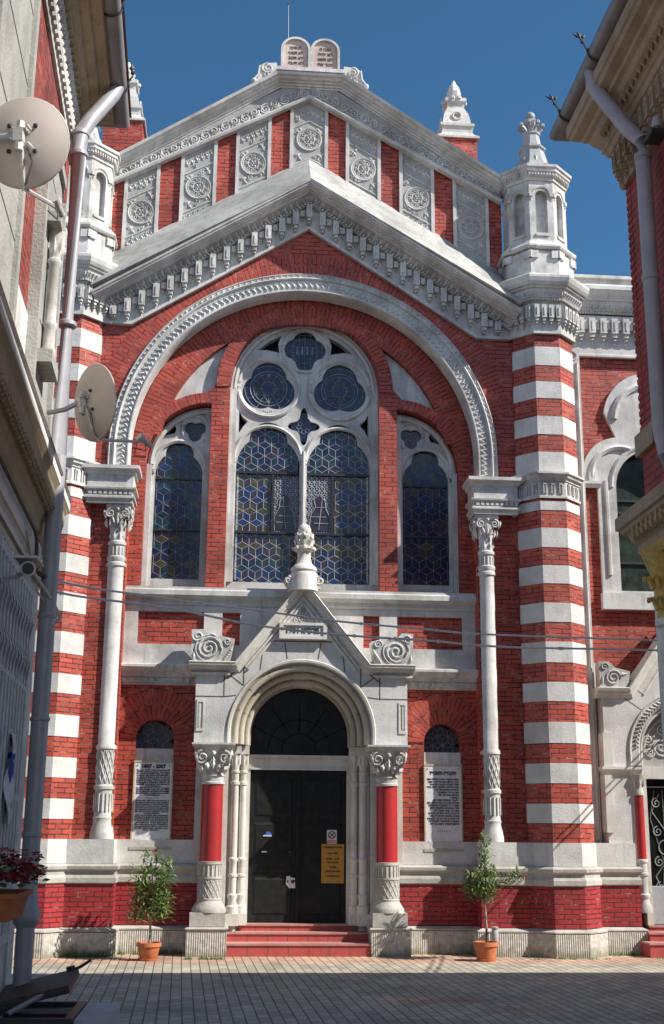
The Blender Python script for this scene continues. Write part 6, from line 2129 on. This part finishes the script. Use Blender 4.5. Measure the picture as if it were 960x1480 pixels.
# cloth tied to the bars
ct = MB()
seg = 14
for q in range(seg):
    for j in range(4):
        def P(jj, qq):
            z = 2.30 - qq * .042
            return Vector((.085 + .02 * sin(jj * 2.2 + qq * .6), -2.62 - .11 + jj * .045 + .02 * sin(qq * .5) + (.02 * (jj - 2) * sin(qq * .25)), z))
        ct.add([P(j, q), P(j + 1, q), P(j + 1, q + 1), P(j, q + 1)], [(0, 1, 2, 3)], 1 if j in (1,) or q in (3,) else 0)
ct.tube([Vector((.07, -2.62, 2.30)), Vector((.03, -2.60, 2.33)), Vector((.05, -2.56, 2.31))], .022, 6)
co = ct.build("tied_cloth", ['cloth_white', 'cloth_blue'], None, True)
co.matrix_world = Matrix.Translation(LO) @ Matrix.Rotation(LA, 4, 'Z')
tag(co, "crumpled white and blue cloth tied to the window bars", "cloth")

# ------------------------------------------------------------------ open cellar hatch in the foreground
hx, hy = -2.34, -8.25
cc = MB()
cc.box(-.30, .60, -.62, -.50, 0, .36); cc.box(.365, .60, -.499, .34, 0, .385); cc.box(.30, .364, -.499, .34, 0, .36); cc.box(-.30, .299, .22, .34, 0, .36); cc.box(-.30, -.18, -.499, .219, 0, .36); cc.box(-.18, .30, -.5, .22, 0, .12)
ht = tag(empty("cellar_hatch", (hx, hy, GZ)), "open dark steel hatch on a white curb at the lower left", "hatch")
cc.build("curb", 'concrete', ht)
mb = MB()
mb.box(-.24, .36, -.56, -.50, .361, .40); mb.box(.30, .36, -.499, .279, .361, .40); mb.box(-.24, .36, .28, .32, .361, .40); mb.box(-.24, -.18, -.499, .279, .361, .40)
mb.box(-.18, .30, -.02, .02, .30, .36)
mb.build("frame", 'dark_steel', ht)
lidM = Matrix.Translation((-.36, .06, .42)) @ Matrix.Rotation(radians(-13), 4, 'Y') @ Matrix.Rotation(radians(4), 4, 'X')
mb = MB()
mb.box(0, .66, -.30, .36, 0, .025, 0, lidM); mb.box(.0, .66, -.30, -.27, -.03, -.001, 1, lidM); mb.box(0, .66, .33, .36, -.03, -.001, 1, lidM); mb.box(.63, .66, -.268, .328, -.03, -.001, 1, lidM)
mb.box(.58, .64, .30, .345, .026, .055, 1, lidM); mb.tube([(.6, .34, .02), (.68, .36, .03), (.76, .36, .06)], .012, 6, 1, lidM)
mb.build("lid", ['rust', 'dark_steel'], ht)
mb = MB(); mb.tube([(-.10, -.30, .40), (.12, -.22, .515)], .018, 8); mb.build("stay_bar", 'zinc', ht, True)

# ------------------------------------------------------------------ small things at the foot of the wall
jr = tag(empty("glass_jar", (2.62, -.60, .37)), "small frosted glass lantern jar on the ledge behind the right oleander", "jar")
mb = MB(); mb.lathe([(.045, -.10), (.05, -.09), (.05, .03), (.04, .05), (.04, .07)], 0, -.0, 14); mb.build("jar", 'clear_glass', jr, True)
mb = MB(); mb.lathe([(.046, .065), (.05, .07), (.05, .09), (.02, .10)], 0, 0, 14); mb.build("lid", 'zinc', jr, True)
mb = MB(); mb.box(-.05, .05, -.04, .13, -.115, -.10); mb.build("bracket", 'zinc', jr)
gbx = tag(empty("sheet_metal_box", (5.12, .06, .45)), "plain grey metal box inside the side portal doorway", "box")
mb = MB(); mb.box(-.16, .20, -.05, .05, 0, .52, 0, None, .008, .008); mb.build("case", 'grey_box', gbx)
mb = MB(); mb.box(-.12, -.10, -.062, -.05, .22, .32); mb.build("handle", 'iron', gbx)

wd_ = MB()
rw = random.Random(21)
def tuft(x, y, h, n):
    for k in range(n):
        a = rw.uniform(0, 6.28); b = Vector((x + rw.uniform(-.05, .05), y + rw.uniform(-.02, .02), GZ))
        d = Vector((cos(a) * .4, sin(a) * .25, 1)).normalized() * h * rw.uniform(.4, 1.1)
        s1 = Vector((.006, 0, 0)) if k % 2 else Vector((.004, .004, 0))
        wd_.add([b - s1, b + s1, b + d], [(0, 1, 2)])
for x0, x1, y, h, n in ((-3.1, -2.45, -.56, .10, 26), (-2.45, -1.55, -.16, .09, 22), (-1.5, -1.0, -.80, .06, 14), (1.5, 2.5, -.17, .05, 8), (3.0, 4.1, -.80, .05, 10), (4.1, 4.75, -.28, .07, 12), (4.75, 5.6, -.76, .05, 8)):
    for k in range(n):
        tuft(rw.uniform(x0, x1), y - rw.uniform(0, .05), h, 9)
tag(wd_.build("weeds", 'grass'), "low weeds and moss along the foot of the wall", kind="stuff")
# a dark clump of weeds at the lower right edge
